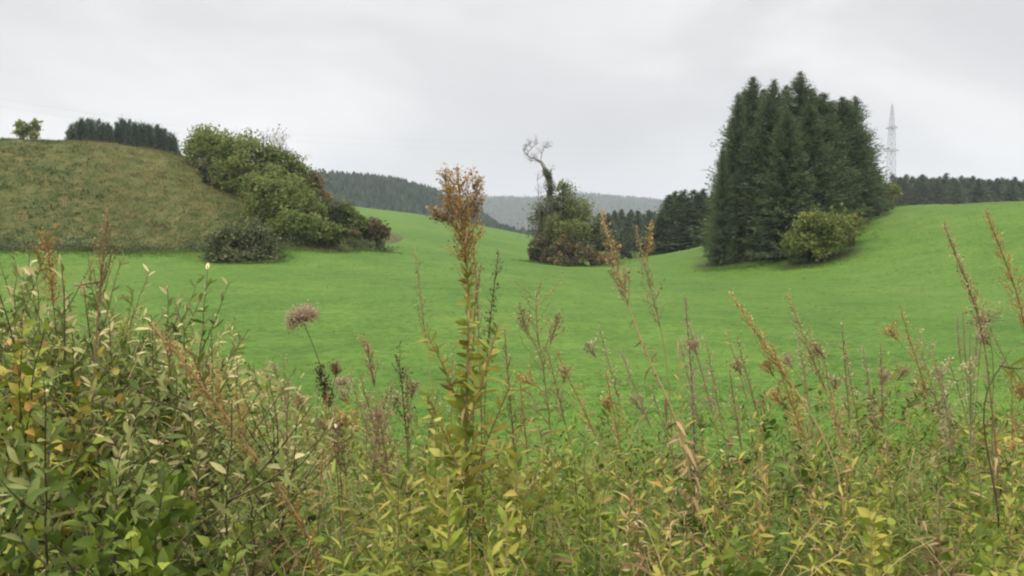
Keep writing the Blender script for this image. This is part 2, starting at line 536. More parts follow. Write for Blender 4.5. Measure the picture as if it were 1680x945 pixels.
def tree_at(px, py, D, proto, H0, R0, wpx, label, cat, group, name, dz=.3):
    top = at(px, py, D)
    z0 = float(hgt(top[0], top[1]))
    if top[0] < -12 and 76 < D < 150: z0 = max(z0, float(mound_h(top[0], top[1])))
    h = top[2] - z0 + dz
    s = wpx / FPX * D / R0
    return plant_tree(name, proto, (top[0], top[1], z0 - dz), (s, s, h / H0), RNG.random() * 6.28, label, cat, group)


clump = [
    (1211, 148, 96, 38, 'leftmost spruce of the big dark clump, its branches hanging to the meadow'),
    (1236, 122, 99, 56, 'second spruce from the left in the big dark clump, with a sharp top'),
    (1270, 127, 95, 62, 'spruce in the big clump between the sharp left top and the tallest top'),
    (1313, 114, 101, 66, 'tallest spruce of all, in the middle of the big dark clump'),
    (1350, 148, 99, 62, 'spruce just right of the tallest one, behind the round yellow-green bush'),
    (1382, 156, 106, 60, 'spruce second from the right in the big clump, above the yellow-green bush'),
    (1403, 155, 112, 50, 'rightmost spruce of the big clump, ragged branches towards the pylon'),
    (1292, 178, 90, 58, 'lower spruce at the front of the big clump, left of the yellow-green bush'),
    (1222, 143, 103, 62, 'spruce tucked inside the big dark clump behind its front trees'),
    (1253, 143, 103, 64, 'spruce tucked inside the big dark clump behind its front trees'),
    (1290, 137, 105, 66, 'spruce tucked inside the big dark clump behind its front trees'),
    (1333, 142, 106, 64, 'spruce tucked inside the big dark clump behind its front trees'),
    (1366, 162, 108, 62, 'spruce tucked inside the big dark clump behind its front trees'),
    (1262, 160, 94, 66, 'spruce tucked inside the big dark clump behind its front trees'),
    (1328, 168, 94, 60, 'spruce tucked inside the big dark clump behind its front trees'),
    (1392, 162, 107, 54, 'spruce tucked inside the big dark clump behind its front trees'),
    (1202, 188, 97, 34, 'spruce tucked inside the big dark clump behind its front trees'),
    (1415, 215, 112, 36, 'spruce tucked inside the big dark clump behind its front trees'),
    (1186, 236, 93, 24, 'shorter spruce at the left foot of the big dark clump'),
]
for i, (px, py, D, w, lab) in enumerate(clump):
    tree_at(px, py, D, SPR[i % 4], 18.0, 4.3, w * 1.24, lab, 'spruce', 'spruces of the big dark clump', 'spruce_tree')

for i, (px, py, D, w) in enumerate([(1097, 318, 150, 26), (1109, 312, 153, 28), (1088, 340, 148, 18), (1116, 318, 148, 28), (1146, 316, 148, 30), (1122, 309, 149, 28), (1138, 310, 152, 28), (1155, 308, 150, 28), (1085, 345, 147, 18), (1172, 314, 152, 26), (1130, 330, 146, 28)]):
    tree_at(px, py, D, SMALL[i % 3], 14.0, 3.3, w * 1.75, 'dark spruce in the lower group just left of the big spruce clump', 'spruce',
            'spruces of the lower group', 'spruce_tree')

for i in range(24):
    px = 980 + i * 4.3 + RNG.normal() * 1.5
    tree_at(px, 347 + RNG.normal() * 4 + (3 if i < 3 else 0), 255 + RNG.normal() * 8, SMALL[i % 3], 14.0, 3.3, 26, 'small dark spruce in the far wood behind the dead tree thicket', 'spruce',
            'spruces of the far wood in the valley', 'spruce_tree', dz=2.0)

for i in range(84):
    f = i / 83
    px = 1466 + f * 260 + RNG.normal() * 2.5
    py = 289 + 9 * f + RNG.normal() * 2.6 - (6 if i % 7 == 0 else 0)
    tree_at(px, py, 325 + RNG.normal() * 9, SMALL[i % 3], 14.0, 3.3, 28 + 8 * RNG.random(), 'dark spruce in the long wood along the right-hand ridge', 'spruce',
            'spruces of the wood on the ridge', 'spruce_tree', dz=1.0)

for i in range(34):
    px = 113 + i * 5.25 + RNG.normal() * 1.5
    py = np.interp(px, [108, 120, 135, 150, 165, 178, 186, 194, 200, 225, 255, 280, 294], [214, 203, 195, 192, 199, 206, 212, 196, 193, 199, 206, 216, 232]) + RNG.normal() * 1.8
    tree_at(px, py, 172 + RNG.normal() * 5, FIR[i % 3], 16.0, 4.2, 17 + 5 * RNG.random(), 'dark round-topped fir in the row behind the brown embankment', 'fir tree', 'firs behind the embankment', 'fir_tree')


# ------------------------------------------------------------------ broad-leaved shrubs
def shrub(name, label, cat, lobes, n, size, mat, tint=(.15, .85), group=None, stems=6, stem_mat='bark', clump=.20, shell=.68, seed=0, crown_name='crown', base=None):
    """lobes are ((x,y,z),(rx,ry,rz)) in world space; leaves gather in clumps through the lobes' volume"""
    rng = np.random.default_rng(900 + seed)
    if base is None:
        c0 = np.mean([l[0] for l in lobes], 0)
        zb = float(hgt(c0[0], c0[1]))
        if c0[0] < MOUND_X0 and 76 < c0[1] < 150: zb = max(zb, float(mound_h(c0[0], c0[1])))
        base = np.array([c0[0], c0[1], zb])
    base = np.asarray(base, float)
    kids = []
    for (c, r) in lobes:
        for k_ in range(4):
            d_ = runit(1, rng)[0]; d_[2] = abs(d_[2]) * .9 - .15
            f_ = .32 + .28 * rng.random()
            kids.append((np.asarray(c) + d_ * np.asarray(r) * .72, tuple(f_ * q_ for q_ in r)))
    lobes = list(lobes) + kids; n = int(n * 1.35)
    vol = np.array([l[1][0] * l[1][1] * l[1][2] for l in lobes]) ** .67
    mb = MB(); st = MB()
    tips = []
    for (c, r), v in zip(lobes, vol / vol.sum()):
        c = np.asarray(c, float); r = np.asarray(r, float)
        nl = int(n * v); nc = max(5, nl // 26)
        d = runit(nc, rng)
        rr = shell + (1.0 - shell) * rng.random(nc) ** .6
        rr *= 1 + .16 * rng.normal(size=nc)
        cc = c + d * rr[:, None] * r
        cc[:, 2] = np.maximum(cc[:, 2], base[2] + .1 - 0.3 * (base[2] - np.minimum(base[2], cc[:, 2])) * 0)
        ct = rng.normal(size=nc) * .2 + .12 * rng.normal()
        k = rng.integers(0, nc, nl)
        P = cc[k] + rng.normal(size=(nl, 3)) * clump * r.mean() * np.array([1, 1, .75])
        A = runit(nl, rng) + d[k] * .6 + np.array([0, 0, .1])
        up = runit(nl, rng) + np.array([0, 0, 1.3])
        s = size * (.6 + .8 * rng.random(nl))
        T = np.clip(tint[0] + (tint[1] - tint[0]) * rng.random(nl) + ct[k], 0, 1)
        mb.inst(*DIAMOND, P, frames(A, up), np.stack([s * .8, s, s], 1), T)
        for i in rng.choice(nc, min(nc, max(2, int(stems * 2.5 * v) + 1)), replace=False):
            tips.append(cc[i])
    for tp in tips:
        b = base + np.array([rng.normal() * .25, rng.normal() * .25, -.3])
        mid = b * .45 + tp * .55 + np.array([0, 0, .12 * np.linalg.norm(tp - b)]) * rng.random()
        t = np.linspace(0, 1, 7)[:, None]
        pts = (1 - t) ** 2 * b + 2 * t * (1 - t) * mid + t * t * tp
        L = np.linalg.norm(tp - b)
        st.tube(pts, np.linspace(.016 * L ** .9 + .01, .012, 7), 4)
    r_ = bpy.data.objects.new(name, None); COL.objects.link(r_); r_.location = base.tolist()
    for m_ in (mb, st):
        m_.V = [v - base for v in m_.V]
    st.build('stems', M[stem_mat], r_); mb.build(crown_name, M[mat], r_)
    tag(r_, label, cat, group)
    return r_


def lobe(px, py, D, wpx, hpx, deep=None):
    c = at(px, py, D)
    rx = wpx / FPX * D; rz = hpx / FPX * D
    return (c, (rx, deep if deep else rx * .9, rz))


def mz(px, D, dpy=0):
    x = (px - 840) / FPX * D
    return float(mound_h(x, D))


# shrubs on the shoulder of the embankment
G = 'shrubs along the shoulder of the embankment'
SH = [
    ('tall pale green shrub at the top of the embankment shoulder', [(344, 250, 97, 34, 40), (326, 243, 98, 20, 28), (365, 262, 96, 28, 38)], 5200, 'shrub_green', (.2, .8)),
    ('broad green shrub just right of the tall pale green one', [(398, 262, 94, 34, 38), (420, 272, 95, 34, 38), (385, 290, 92, 32, 34)], 4800, 'shrub_green', (.15, .75)),
    ('dense mid-green bush half-way down the embankment shoulder', [(436, 333, 87, 32, 40), (416, 318, 88, 18, 28), (462, 342, 87, 34, 38)], 5200, 'shrub_green', (.1, .75)),
    ('small dull shrub with brown tinge above the bare tan slope', [(360, 288, 93, 20, 24), (345, 280, 94, 16, 20)], 1500, 'shrub_dark', (.3, 1.0)),
    ('leafy green bush at the right edge of the shoulder below the twiggy shrub', [(462, 278, 96, 28, 32), (484, 300, 96, 24, 34), (448, 300, 92, 28, 28)], 3000, 'shrub_green', (.1, .7)),
    ('light green bush filling the middle of the shoulder left of the rusty one', [(478, 330, 91, 34, 34), (506, 350, 92, 26, 26)], 3800, 'shrub_green', (.12, .75)),
    ('green bush low on the shoulder above the dark round bush', [(476, 374, 84, 32, 24), (508, 378, 85, 30, 22), (540, 384, 86, 22, 16)], 3600, 'shrub_green', (.1, .7)),
    ('rusty red-brown bush on the right edge of the embankment shoulder', [(508, 310, 97, 20, 28), (524, 332, 97, 18, 22)], 2200, 'shrub_brown', (.1, .8)),
    ('dark green bush beside the rusty red-brown one', [(532, 352, 95, 24, 24)], 2000, 'shrub_dark', (.1, .8)),
    ('low olive bush at the tail end of the embankment', [(566, 362, 96, 26, 24), (585, 372, 96, 16, 18)], 2200, 'shrub_green', (.0, .55)),
    ('low rust-coloured bush at the very tip of the embankment', [(612, 378, 97, 20, 15), (630, 383, 97, 10, 9)], 1300, 'shrub_brown', (.05, .65)),
    ('brownish bramble patch at the foot of the embankment near its tail', [(520, 388, 90, 34, 14), (553, 390, 91, 26, 11), (570, 395, 91, 18, 9)], 2200, 'shrub_brown', (.0, .75)),
]
for i, (lab, ls, n, mat, tn) in enumerate(SH):
    shrub('shrub', lab, 'shrub', [lobe(*l) for l in ls], int(n * 1.7), .25 if mat != 'shrub_brown' else .22, mat, tn, G, seed=i)

shrub('round_bush', 'dark round bush standing alone on the meadow before the embankment', 'bush',
      [lobe(402, 398, 74, 44, 34), lobe(368, 405, 74, 30, 28), lobe(432, 408, 74, 26, 28), lobe(395, 422, 73, 50, 18)], 6500, .22, 'shrub_dark', (.1, .85), seed=30, stems=10)
shrub('small_tree', 'small pale tree alone on the skyline at the top of the embankment', 'tree',
      [lobe(38, 208, 135, 10, 11), lobe(57, 207, 135, 11, 9), lobe(48, 220, 135, 22, 8)], 1100, .36, 'shrub_green', (.4, 1), seed=31, shell=.4, stems=6, base=[at(47, 0, 135)[0], 135, float(mound_h(at(47, 0, 135)[0], 135))])
shrub('bush', 'round yellow-green bush in front of the big spruce clump', 'bush',
      [lobe(1343, 382, 84, 40, 32), lobe(1310, 398, 84, 26, 22), lobe(1372, 378, 85, 24, 26), lobe(1328, 404, 83, 34, 16)], 7000, .22, 'shrub_yellow', (.0, .75), seed=32, stems=9)
shrub('bush', 'brownish loose bush at the right end of the yellow-green bush', 'bush',
      [lobe(1398, 372, 88, 18, 26)], 900, .22, 'shrub_yellow', (.3, 1.0), seed=33, stems=6)
shrub('bush', 'pale yellow bush on the ridge between the spruce clump and the long wood', 'bush',
      [lobe(1446, 308, 122, 14, 20), lobe(1464, 316, 123, 14, 13), lobe(1436, 300, 121, 10, 18)], 1900, .30, 'shrub_yellow', (.2, .9), seed=34, stems=7)


# bare twiggy shrub on the shoulder
def branching(mb, p, d, L, r, depth, rng, spread=.55, up=.12, T=.5):
    n = 5
    pts = [np.array(p, float)]
    dd = np.array(d, float)
    for i in range(n):
        dd = dd + rng.normal(size=3) * .13 + np.array([0, 0, up * .3]); dd /= np.linalg.norm(dd)
        pts.append(pts[-1] + dd * L / n)
    pts = np.array(pts)
    mb.tube(pts, np.linspace(r, r * .6, n + 1), 4, T)
    ends = [pts[-1]]
    if depth > 0:
        for k in range(3 if depth > 1 else 4):
            i = rng.integers(2, n + 1)
            nd = dd + rng.normal(size=3) * spread + np.array([0, 0, up]); nd /= np.linalg.norm(nd)
            ends += branching(mb, pts[i], nd, L * (.55 + .25 * rng.random()), r * .58, depth - 1, rng, spread, up, T)
    return ends


def twiggy():
    rng = np.random.default_rng(77)
    b = at(446, 262, 99); b[2] = mz(446, 99)
    tall = (at(446, 208, 99)[2] - b[2]) / 4.3
    r_ = bpy.data.objects.new('twiggy_shrub', None); COL.objects.link(r_); r_.location = b.tolist()
    mb = MB(); lf = MB(); ends = []
    for k in range(7):
        d = np.array([rng.normal() * .28 - .06, rng.normal() * .3, 1.0]); d /= np.linalg.norm(d)
        ends += branching(mb, (rng.normal() * .2, rng.normal() * .2, -.2), d, (1.75 + .5 * rng.random()) * tall, .06, 3, rng, .55, .1)
    d = np.array([.75, 0, .55]); ends += branching(mb, (.3, 0, 1.9 * tall), d, 1.0 * tall, .04, 3, rng, .5, .1)
    mb.build('branches', M['twig_grey'], r_)
    ends = np.array(ends); e = np.repeat(ends, 4, 0) + rng.normal(size=(len(ends) * 4, 3)) * .16
    s = .13 * (.6 + rng.random(len(e)))
    lf.inst(*DIAMOND, e, frames(runit(len(e), rng)), s, rng.random(len(e)))
    lf.build('leaves', M['shrub_brown'], r_)
    tag(r_, 'nearly bare grey-brown twiggy shrub on the skyline above the embankment shoulder', 'shrub', G)


twiggy()


# dead tree wrapped in ivy and the thicket round its foot
def dead_tree():
    rng = np.random.default_rng(31)
    D = 120.0
    base = at(903, 432, D); base[2] = float(hgt(base[0], base[1]))
    r_ = bpy.data.objects.new('dead_tree', None); COL.objects.link(r_); r_.location = base.tolist()
    pix = [(901, 436), (899, 400), (900, 360), (902, 325), (903, 305), (899, 288), (893, 275), (888, 265), (879, 262)]
    pts = np.array([at(px, py, D) for px, py in pix]) - base
    pts[0, 2] = -.4
    t = np.linspace(0, 1, len(pts)); tt = np.linspace(0, 1, 40)
    sp = np.stack([np.interp(tt, t, pts[:, i]) for i in range(3)], 1)
    for _ in range(3): sp[1:-1] = (sp[:-2] + 2 * sp[1:-1] + sp[2:]) / 4
    sp[:, 1] += .12 * np.sin(tt * 9)
    tr = MB(); tr.tube(sp, np.interp(tt, [0, .3, .7, 1], [.50, .38, .27, .13]), 8)
    tr.build('trunk', M['bark_grey'], r_, True)
    brs = []

    def P(px, py, dy=0): return at(px, py, D) - base + np.array([0, dy, 0])
    def poly(pp, r0, r1, dy=0.0):
        q = np.array([P(a, b) for a, b in pp]); q[:, 1] += np.linspace(0, dy, len(q))
        n = 12; u = np.linspace(0, 1, len(q)); uu = np.linspace(0, 1, n)
        s = np.stack([np.interp(uu, u, q[:, i]) for i in range(3)], 1)
        s += rng.normal(size=s.shape) * .035
        b_ = MB(); b_.tube(s, np.linspace(r0, r1, n), 5); brs.append(b_); return s
    limbs = [poly([(881, 262), (870, 258), (862, 252)], .075, .035, .3), poly([(864, 254), (868, 247), (878, 238), (883, 235)], .05, .025, -.4),
             poly([(886, 264), (890, 250), (893, 240), (899, 237)], .055, .03, .6), poly([(862, 253), (860, 246), (864, 240)], .05, .025, .5),
             poly([(899, 290), (903, 282), (905, 277)], .09, .04, .2), poly([(893, 240), (898, 243), (902, 238)], .045, .025, .2),
             poly([(873, 243), (868, 238), (873, 233)], .04, .02, -.6), poly([(868, 256), (872, 262), (869, 268)], .04, .02, .2),
             poly([(902, 326), (896, 312), (891, 305)], .06, .03, -.4)]
    ends = []
    for l, br in zip(limbs[:8], brs):
        for k in range(6):
            i = rng.integers(3, 12); d = rng.normal(size=3) + np.array([0, 0, .5]); d /= np.linalg.norm(d)
            ends += branching(br, l[i], d, .42 + .3 * rng.random(), .02, 2, rng, .7, .05)
    for br in brs: br.build('bare_branch', M['twig_grey'], r_)
    iv = MB()
    n = 2600
    u = rng.random(n) ** 1.1 * .72
    c = np.stack([np.interp(u, tt, sp[:, i]) for i in range(3)], 1)
    th = rng.random(n) * 2 * PI
    rad = np.interp(u, [0, .3, .6, .72], [1.0, .72, .5, .22]) * (.55 + .6 * rng.random(n)) * (1 + .35 * np.sin(u * 40))
    c += np.stack([np.cos(th) * rad, np.sin(th) * rad, rng.normal(size=n) * .1], 1)
    A = np.stack([np.cos(th), np.sin(th), -.5 + rng.normal(size=n) * .4], 1) + .4 * runit(n, rng)
    s = .22 * (.6 + .7 * rng.random(n))
    iv.inst(*DIAMOND, c, frames(A), s, np.clip(rng.normal(size=n) * .22 + .5, 0, 1))
    iv.build('ivy', M['ivy'], r_)
    tag(r_, 'tall dead tree with crooked bare top and ivy-covered trunk in the middle of the meadow', 'tree')
    # thin bare sapling left of it
    b2 = at(889, 425, 121); b2[2] = float(hgt(b2[0], b2[1]))
    s_ = bpy.data.objects.new('bare_sapling', None); COL.objects.link(s_); s_.location = b2.tolist()
    mb = MB()
    q = np.array([at(a, b, 121) for a, b in [(889, 432), (886, 380), (884, 340), (883, 312), (881, 290)]]) - b2
    q[0, 2] = -.2
    mb.tube(q, [.07, .06, .05, .035, .015], 5); mb.build('trunk', M['twig_grey'], s_)
    for k in range(16):
        tb = MB()
        i = rng.integers(1, 5); d = np.array([rng.normal() * .6, rng.normal() * .6, 1]); d /= np.linalg.norm(d)
        branching(tb, q[i] * .7 + q[i - 1] * .3, d, .9, .022, 1, rng, .5, .2)
        tb.build('branch', M['twig_grey'], s_)
    tag(s_, 'thin bare sapling standing just left of the dead ivy-clad trunk', 'sapling')


dead_tree()
T = 'shrubs of the thicket round the dead tree'
shrub('shrub', 'grey-brown dense shrub at the left foot of the dead tree', 'shrub', [lobe(888, 411, 119, 18, 20), lobe(906, 418, 118, 18, 13), lobe(876, 418, 119, 10, 13)], 3600, .24, 'shrub_brown', (-.1, .45), T, seed=41, stems=8)
shrub('airy_tree', 'airy olive-green tree directly right of the ivy-clad trunk', 'tree', [lobe(928, 335, 122, 22, 32), lobe(940, 360, 122, 26, 34), lobe(918, 372, 122, 22, 34), lobe(922, 312, 122, 12, 14), lobe(955, 358, 122, 20, 36), lobe(940, 386, 118.5, 26, 28), lobe(908, 380, 119, 14, 30)], 8500, .23, 'shrub_green', (.1, 1.0), T, seed=42, shell=.3, stems=14, clump=.3)
shrub('shrub', 'thin greyish shrub between the sapling and the ivy-clad trunk', 'shrub', [lobe(880, 362, 123, 16, 38), lobe(893, 345, 123, 14, 34)], 1500, .20, 'shrub_dark', (.4, 1), T, seed=43, shell=.2, stems=16, clump=.35, stem_mat='twig_grey')
shrub('shrub', 'orange-brown shrub right of the foot of the dead tree', 'shrub', [lobe(926, 402, 117, 14, 14), lobe(948, 410, 117, 18, 14), lobe(965, 416, 116.5, 18, 11)], 2000, .22, 'shrub_brown', (.15, .85), T, seed=44)
shrub('shrub', 'dark green bush at the right of the dead tree thicket', 'shrub', [lobe(972, 388, 120, 16, 28), lobe(990, 408, 120, 14, 20), lobe(956, 378, 121, 10, 20)], 1900, .25, 'shrub_dark', (.1, .7), T, seed=45)
shrub('shrub', 'low pale brown bramble in front of the dead tree thicket', 'shrub', [lobe(930, 426, 116, 26, 7), lobe(980, 424, 117, 22, 9), lobe(1000, 427, 117, 12, 6)], 1500, .24, 'shrub_brown', (.3, .9), T, seed=46)
shrub('shrub', 'dark bluish bush low between the thicket and the lower spruce group', 'shrub', [lobe(1006, 404, 140, 18, 24), lobe(1042, 408, 142, 24, 19), lobe(1064, 412, 143, 16, 16)], 2600, .30, 'shrub_dark', (.0, .5), T, seed=47)


# ------------------------------------------------------------------ far woods
CONE = None


def cone_template(levels=4, sides=5):
    V = []; F = []
    for l in range(levels):
        z0 = l / levels * .8; z1 = z0 + .42 if l < levels - 1 else 1.0
        r = .17 * (1 - l / levels) ** .8 + .02
        b = len(V)
        for k in range(sides):
            a = 2 * PI * (k + .5 * (l % 2)) / sides
            rr = r * (1 + .25 * math.sin(k * 2.4 + l))
            V.append((rr * math.cos(a), z0 - .02, rr * math.sin(a)))
        V.append((0, z1, 0))
        for k in range(sides): F.append((b + k, b + (k + 1) % sides, b + sides))
    return np.array(V, float), np.array(F, int)


def wood(name, label, x, y, hh, ww, mat, tm, ts):
    mb = MB(); n = len(x)
    z = hgt(x, y)
    P = np.stack([x, y, z - .5], 1)
    ax = np.tile([0, 0, 1.0], (n, 1)) + RNG.normal(size=(n, 3)) * .02
    ang = RNG.random(n) * 2 * PI
    up = np.stack([np.cos(ang), np.sin(ang), np.zeros(n)], 1)
    S = np.stack([ww, hh, ww], 1)
    mb.inst(*cone_template(), P, frames(ax, up), S, np.clip(tm + ts * RNG.normal(size=n), 0, 1))
    o = mb.build(name, M[mat], None)
    tag(o, label, 'forest', kind='stuff')


n = 9500
x = -420 + RNG.random(n) * 500; y = 425 + RNG.random(n) * 210
k = (hgt(x, y) > -30) & (x < 55)
x, y = x[k], y[k]
h_ = 8 + 2.2 * RNG.random(len(x)) + 2 * fbm(x / 30, y / 30, 2)
wood('forest', 'dark conifer forest covering the hill beyond the embankment', x, y, h_, h_ * 2.0, 'fir', .10, .14)
n = 9000
x = -260 + RNG.random(n) * 1150; y = 1850 + RNG.random(n) * 430
h_ = 16 + 6 * RNG.random(n) + 6 * fbm(x / 80, y / 80, 2)
wood('forest', 'hazy blue forest on the farthest ridge on the horizon', x, y, h_, h_ * 1.9, 'fir', .45, .2)
n = 3200
x = 62 + RNG.random(n) * 190; y = 334 + RNG.random(n) * 60
h_ = 12 + 3.5 * RNG.random(n)
wood('forest', 'depth of the dark wood behind its edge on the right-hand ridge', x, y, h_, h_ * 1.7, 'fir', .40, .2)


# ------------------------------------------------------------------ pylon and power lines
def pylon():
    D = 430.0
    top = at(1464, 168, D)
    zb = float(hgt(top[0], D))
    H = top[2] - zb
    r_ = bpy.data.objects.new('pylon', None); COL.objects.link(r_); r_.location = (float(top[0]), D, zb)
    r_.rotation_euler = (0, 0, math.radians(12))
    body = MB()
    hw = lambda z: np.interp(z / H, [0, .25, .75, .88, 1], [1.75, 1.5, 1.05, .7, .10])
    lv = np.concatenate([np.linspace(0, .75, 11), np.linspace(.75, .985, 7)[1:]]) * H
    C = [(-1, -1), (1, -1), (1, 1), (-1, 1)]
    for cx, cy in C:
        pts = np.array([(cx * hw(z), cy * hw(z), z) for z in lv])
        body.tube(pts, np.interp(lv / H, [0, 1], [.16, .07]), 4)
    for a, b in zip(lv[:-1], lv[1:]):
        for i in range(4):
            c0 = C[i]; c1 = C[(i + 1) % 4]
            p0 = np.array((c0[0] * hw(a), c0[1] * hw(a), a)); p1 = np.array((c1[0] * hw(b), c1[1] * hw(b), b))
            q0 = np.array((c1[0] * hw(a), c1[1] * hw(a), a)); q1 = np.array((c0[0] * hw(b), c0[1] * hw(b), b))
            body.tube([p0, p1], .06, 3); body.tube([q0, q1], .06, 3); body.tube([q1, p1], .055, 3)
    body.build('lattice_mast', M['steel'], r_)
    att = []
    for f, L in ((.62, 1.8), (.80, 1.4)):
        arm = MB(); z = f * H; w = hw(z)
        for s in (-1, 1):
            for yy in (-w, w):
                arm.tube([(s * w * .3, yy, z + 1.1), (s * L, yy * 8 / 3, z)], .10, 4)
                arm.tube([(s * w * .3, yy, z - .3), (s * L, yy * 8 / 3, z)], .10, 4)
            arm.tube([(s * L, -w * 8 / 3, z), (s * L, w * 8 / 3, z)], .10, 4)
            for k in range(5):
                yy = -w * 8 / 3 + k * w * 4 / 3
                arm.tube([(s * L, yy, z), (-s * w, yy * .4, z + .8)], .06, 3)
        arm.build('crossarm', M['steel'], r_)
        att.append(z + zb)
    tip = MB(); tip.tube([(0, 0, H * .97), (0, 0, H)], .08, 5); tip.build('peak', M['steel'], r_)
    tag(r_, 'tall pale steel lattice pylon rising behind the long wood on the ridge', 'pylon')
    return top, D, att


ptop, pD, patt = pylon()
for lab, pp in (('upper thin power line sagging across the grey sky from the pylon', [(-260, 120, 150), (111, 180, 190), (295, 209, 225), (483, 220, 260), (700, 232, 305), (1000, 243, 350), (1250, 236, 395), (1459, 205, 430)]),
                ('lower thin power line sagging across the grey sky from the pylon', [(-260, 134, 150), (111, 192, 190), (295, 219, 225), (483, 231, 260), (700, 244, 305), (1000, 255, 350), (1250, 248, 395), (1459, 221, 430)])):
    q = np.array([at(*p) for p in pp]); u = np.linspace(0, 1, len(q)); uu = np.linspace(0, 1, 60)
    s = np.stack([np.interp(uu, u, q[:, i]) for i in range(3)], 1)
    for _ in range(12): s[1:-1] = (s[:-2] + 2 * s[1:-1] + s[2:]) / 4
    mb = MB(); mb.tube(s, .007, 4)
    o = mb.build('power_line', M['cable']); tag(o, lab, 'power line', 'power lines')


# ------------------------------------------------------------------ foreground plants
def smooth_path(pts, n=28):
    pts = np.asarray(pts, float)
    seg = np.r_[0, np.cumsum(np.linalg.norm(np.diff(pts, axis=0), axis=1))]; seg /= seg[-1]
    uu = np.linspace(0, 1, n)
    s = np.stack([np.interp(uu, seg, pts[:, i]) for i in range(3)], 1)
    for _ in range(4): s[1:-1] = (s[:-2] + 2 * s[1:-1] + s[2:]) / 4
    return s


def sample(path, t):
    n = len(path); f = np.clip(np.asarray(t, float), 0, 1) * (n - 1)
    u = np.arange(n)
    p = np.stack([np.interp(f, u, path[:, i]) for i in range(3)], -1)
    tan = np.gradient(path, axis=0)
    d = np.stack([np.interp(f, u, tan[:, i]) for i in range(3)], -1)
    d /= np.linalg.norm(d, axis=-1, keepdims=True) + 1e-9
    return p, d


def around(d, az, el):
    """directions leaning el (0 along d, pi/2 square to it) round the axis d"""
    ref = np.where(np.abs(d[:, 2:3]) > .95, np.array([[1.0, 0, 0]]), np.array([[0, 0, 1.0]]))
    a = np.cross(d, ref); a /= np.linalg.norm(a, axis=1, keepdims=True) + 1e-9
    b = np.cross(d, a)
    return d * np.cos(el)[:, None] + (a * np.cos(az)[:, None] + b * np.sin(az)[:, None]) * np.sin(el)[:, None]


def add_leaves(mb, path, n, t0, t1, size, tpl, tint, rng, el=1.0, droop=.0, tipw=0.0, jitter=1.1):
    t = t0 + (t1 - t0) * (np.arange(n) + rng.random(n) * .7) / n
    p, d = sample(path, t)
    az = np.arange(n) * 2.4 + rng.normal(size=n) * .5
    A = around(d, az, el + rng.normal(size=n) * .22)
    A[:, 2] -= droop
    s = size * (.6 + .65 * rng.random(n)) * (1 - .35 * ((t - t0) / max(t1 - t0, 1e-6)) ** 2)
    up = np.tile([0, 0, 1.0], (n, 1)) + runit(n, rng) * jitter
    T = np.clip(tint[0] + (tint[1] - tint[0]) * rng.random(n) + tipw * ((t - t0) / max(t1 - t0, 1e-6)) ** 3, 0, 1)
    mb.inst(*tpl, p, frames(A, up), np.stack([s * (.8 + .4 * rng.random(n)), s, s * (.6 + .9 * rng.random(n))], 1), T)


def panicle(mb, path, t0, t1, nbr, length, seeds, ssize, tint, rng, el=.7, shape='cone', stem_T=.35, branch_r=.0011):
    ax_, _d = sample(path, np.linspace(t0, t1, 8))
    mb.tube(ax_, np.linspace(.0022, .0012, 8), 4, stem_T)
    length = length * 1.45; seeds = int(seeds * 1.9); el = el * 1.12; ssize = ssize * .78
    for k in range(nbr):
        f = (k + rng.random() * .6) / nbr
        t = t0 + (t1 - t0) * f
        p, d = sample(path, np.array([t]))
        if shape == 'cone': L = length * (1.05 - f) * (.6 + .6 * rng.random())
        elif shape == 'spike': L = length * (.5 + .5 * rng.random()) * (1.1 - .7 * f)
        else: L = length * (.55 + .6 * rng.random())
        A = around(d, np.array([k * 2.4 + rng.normal() * .4]), np.array([el * (.75 + .5 * rng.random())]))[0]
        m = 6; q = np.linspace(0, 1, m)[:, None]
        br = p[0] + A[None] * q * L + np.array([0, 0, .16 * L]) * q ** 2 + rng.normal(size=(m, 3)) * .03 * L
        mb.tube(br, np.linspace(branch_r * 1.2, branch_r * .6, m), 3, stem_T)
        ns = max(3, int(seeds * (.35 + L / length)))
        qq = .18 + .82 * rng.random(ns)
        pp, dd = sample(br, qq)
        pp = pp + rng.normal(size=(ns, 3)) * ssize * .75
        s = ssize * (.5 + .9 * rng.random(ns))
        mb.inst(*DIAMOND, pp, frames(dd + runit(ns, rng) * .9), np.stack([s * .75, s, s], 1), np.clip(tint[0] + (tint[1] - tint[0]) * rng.random(ns), 0, 1))


def umbel(mb, path, rays, R, flat, seeds, ssize, tint, rng):
    p, d = sample(path, np.array([1.0])); p = p[0]; d = d[0]
    for k in range(rays):
        az = k * 2.4; el = 1.75 * math.sqrt((k + .5) / rays)
        A = around(d[None], np.array([az]), np.array([el]))[0]
        L = R * (.85 + .25 * rng.random())
        e = p + A * L; e[2] -= flat * R * (1 - el) * .4
        mb.tube(np.array([p, p * .5 + e * .5 + d * .1 * R, e]), [.0012, .001, .0008], 3, tint[0])
        pp = e + rng.normal(size=(seeds, 3)) * R * .22
        s = ssize * (.5 + .8 * rng.random(seeds))
        mb.inst(*DIAMOND, pp, frames(A[None] + runit(seeds, rng) * .8), np.stack([s * .7, s, s], 1), np.clip(tint[0] + (tint[1] - tint[0]) * rng.random(seeds), 0, 1))


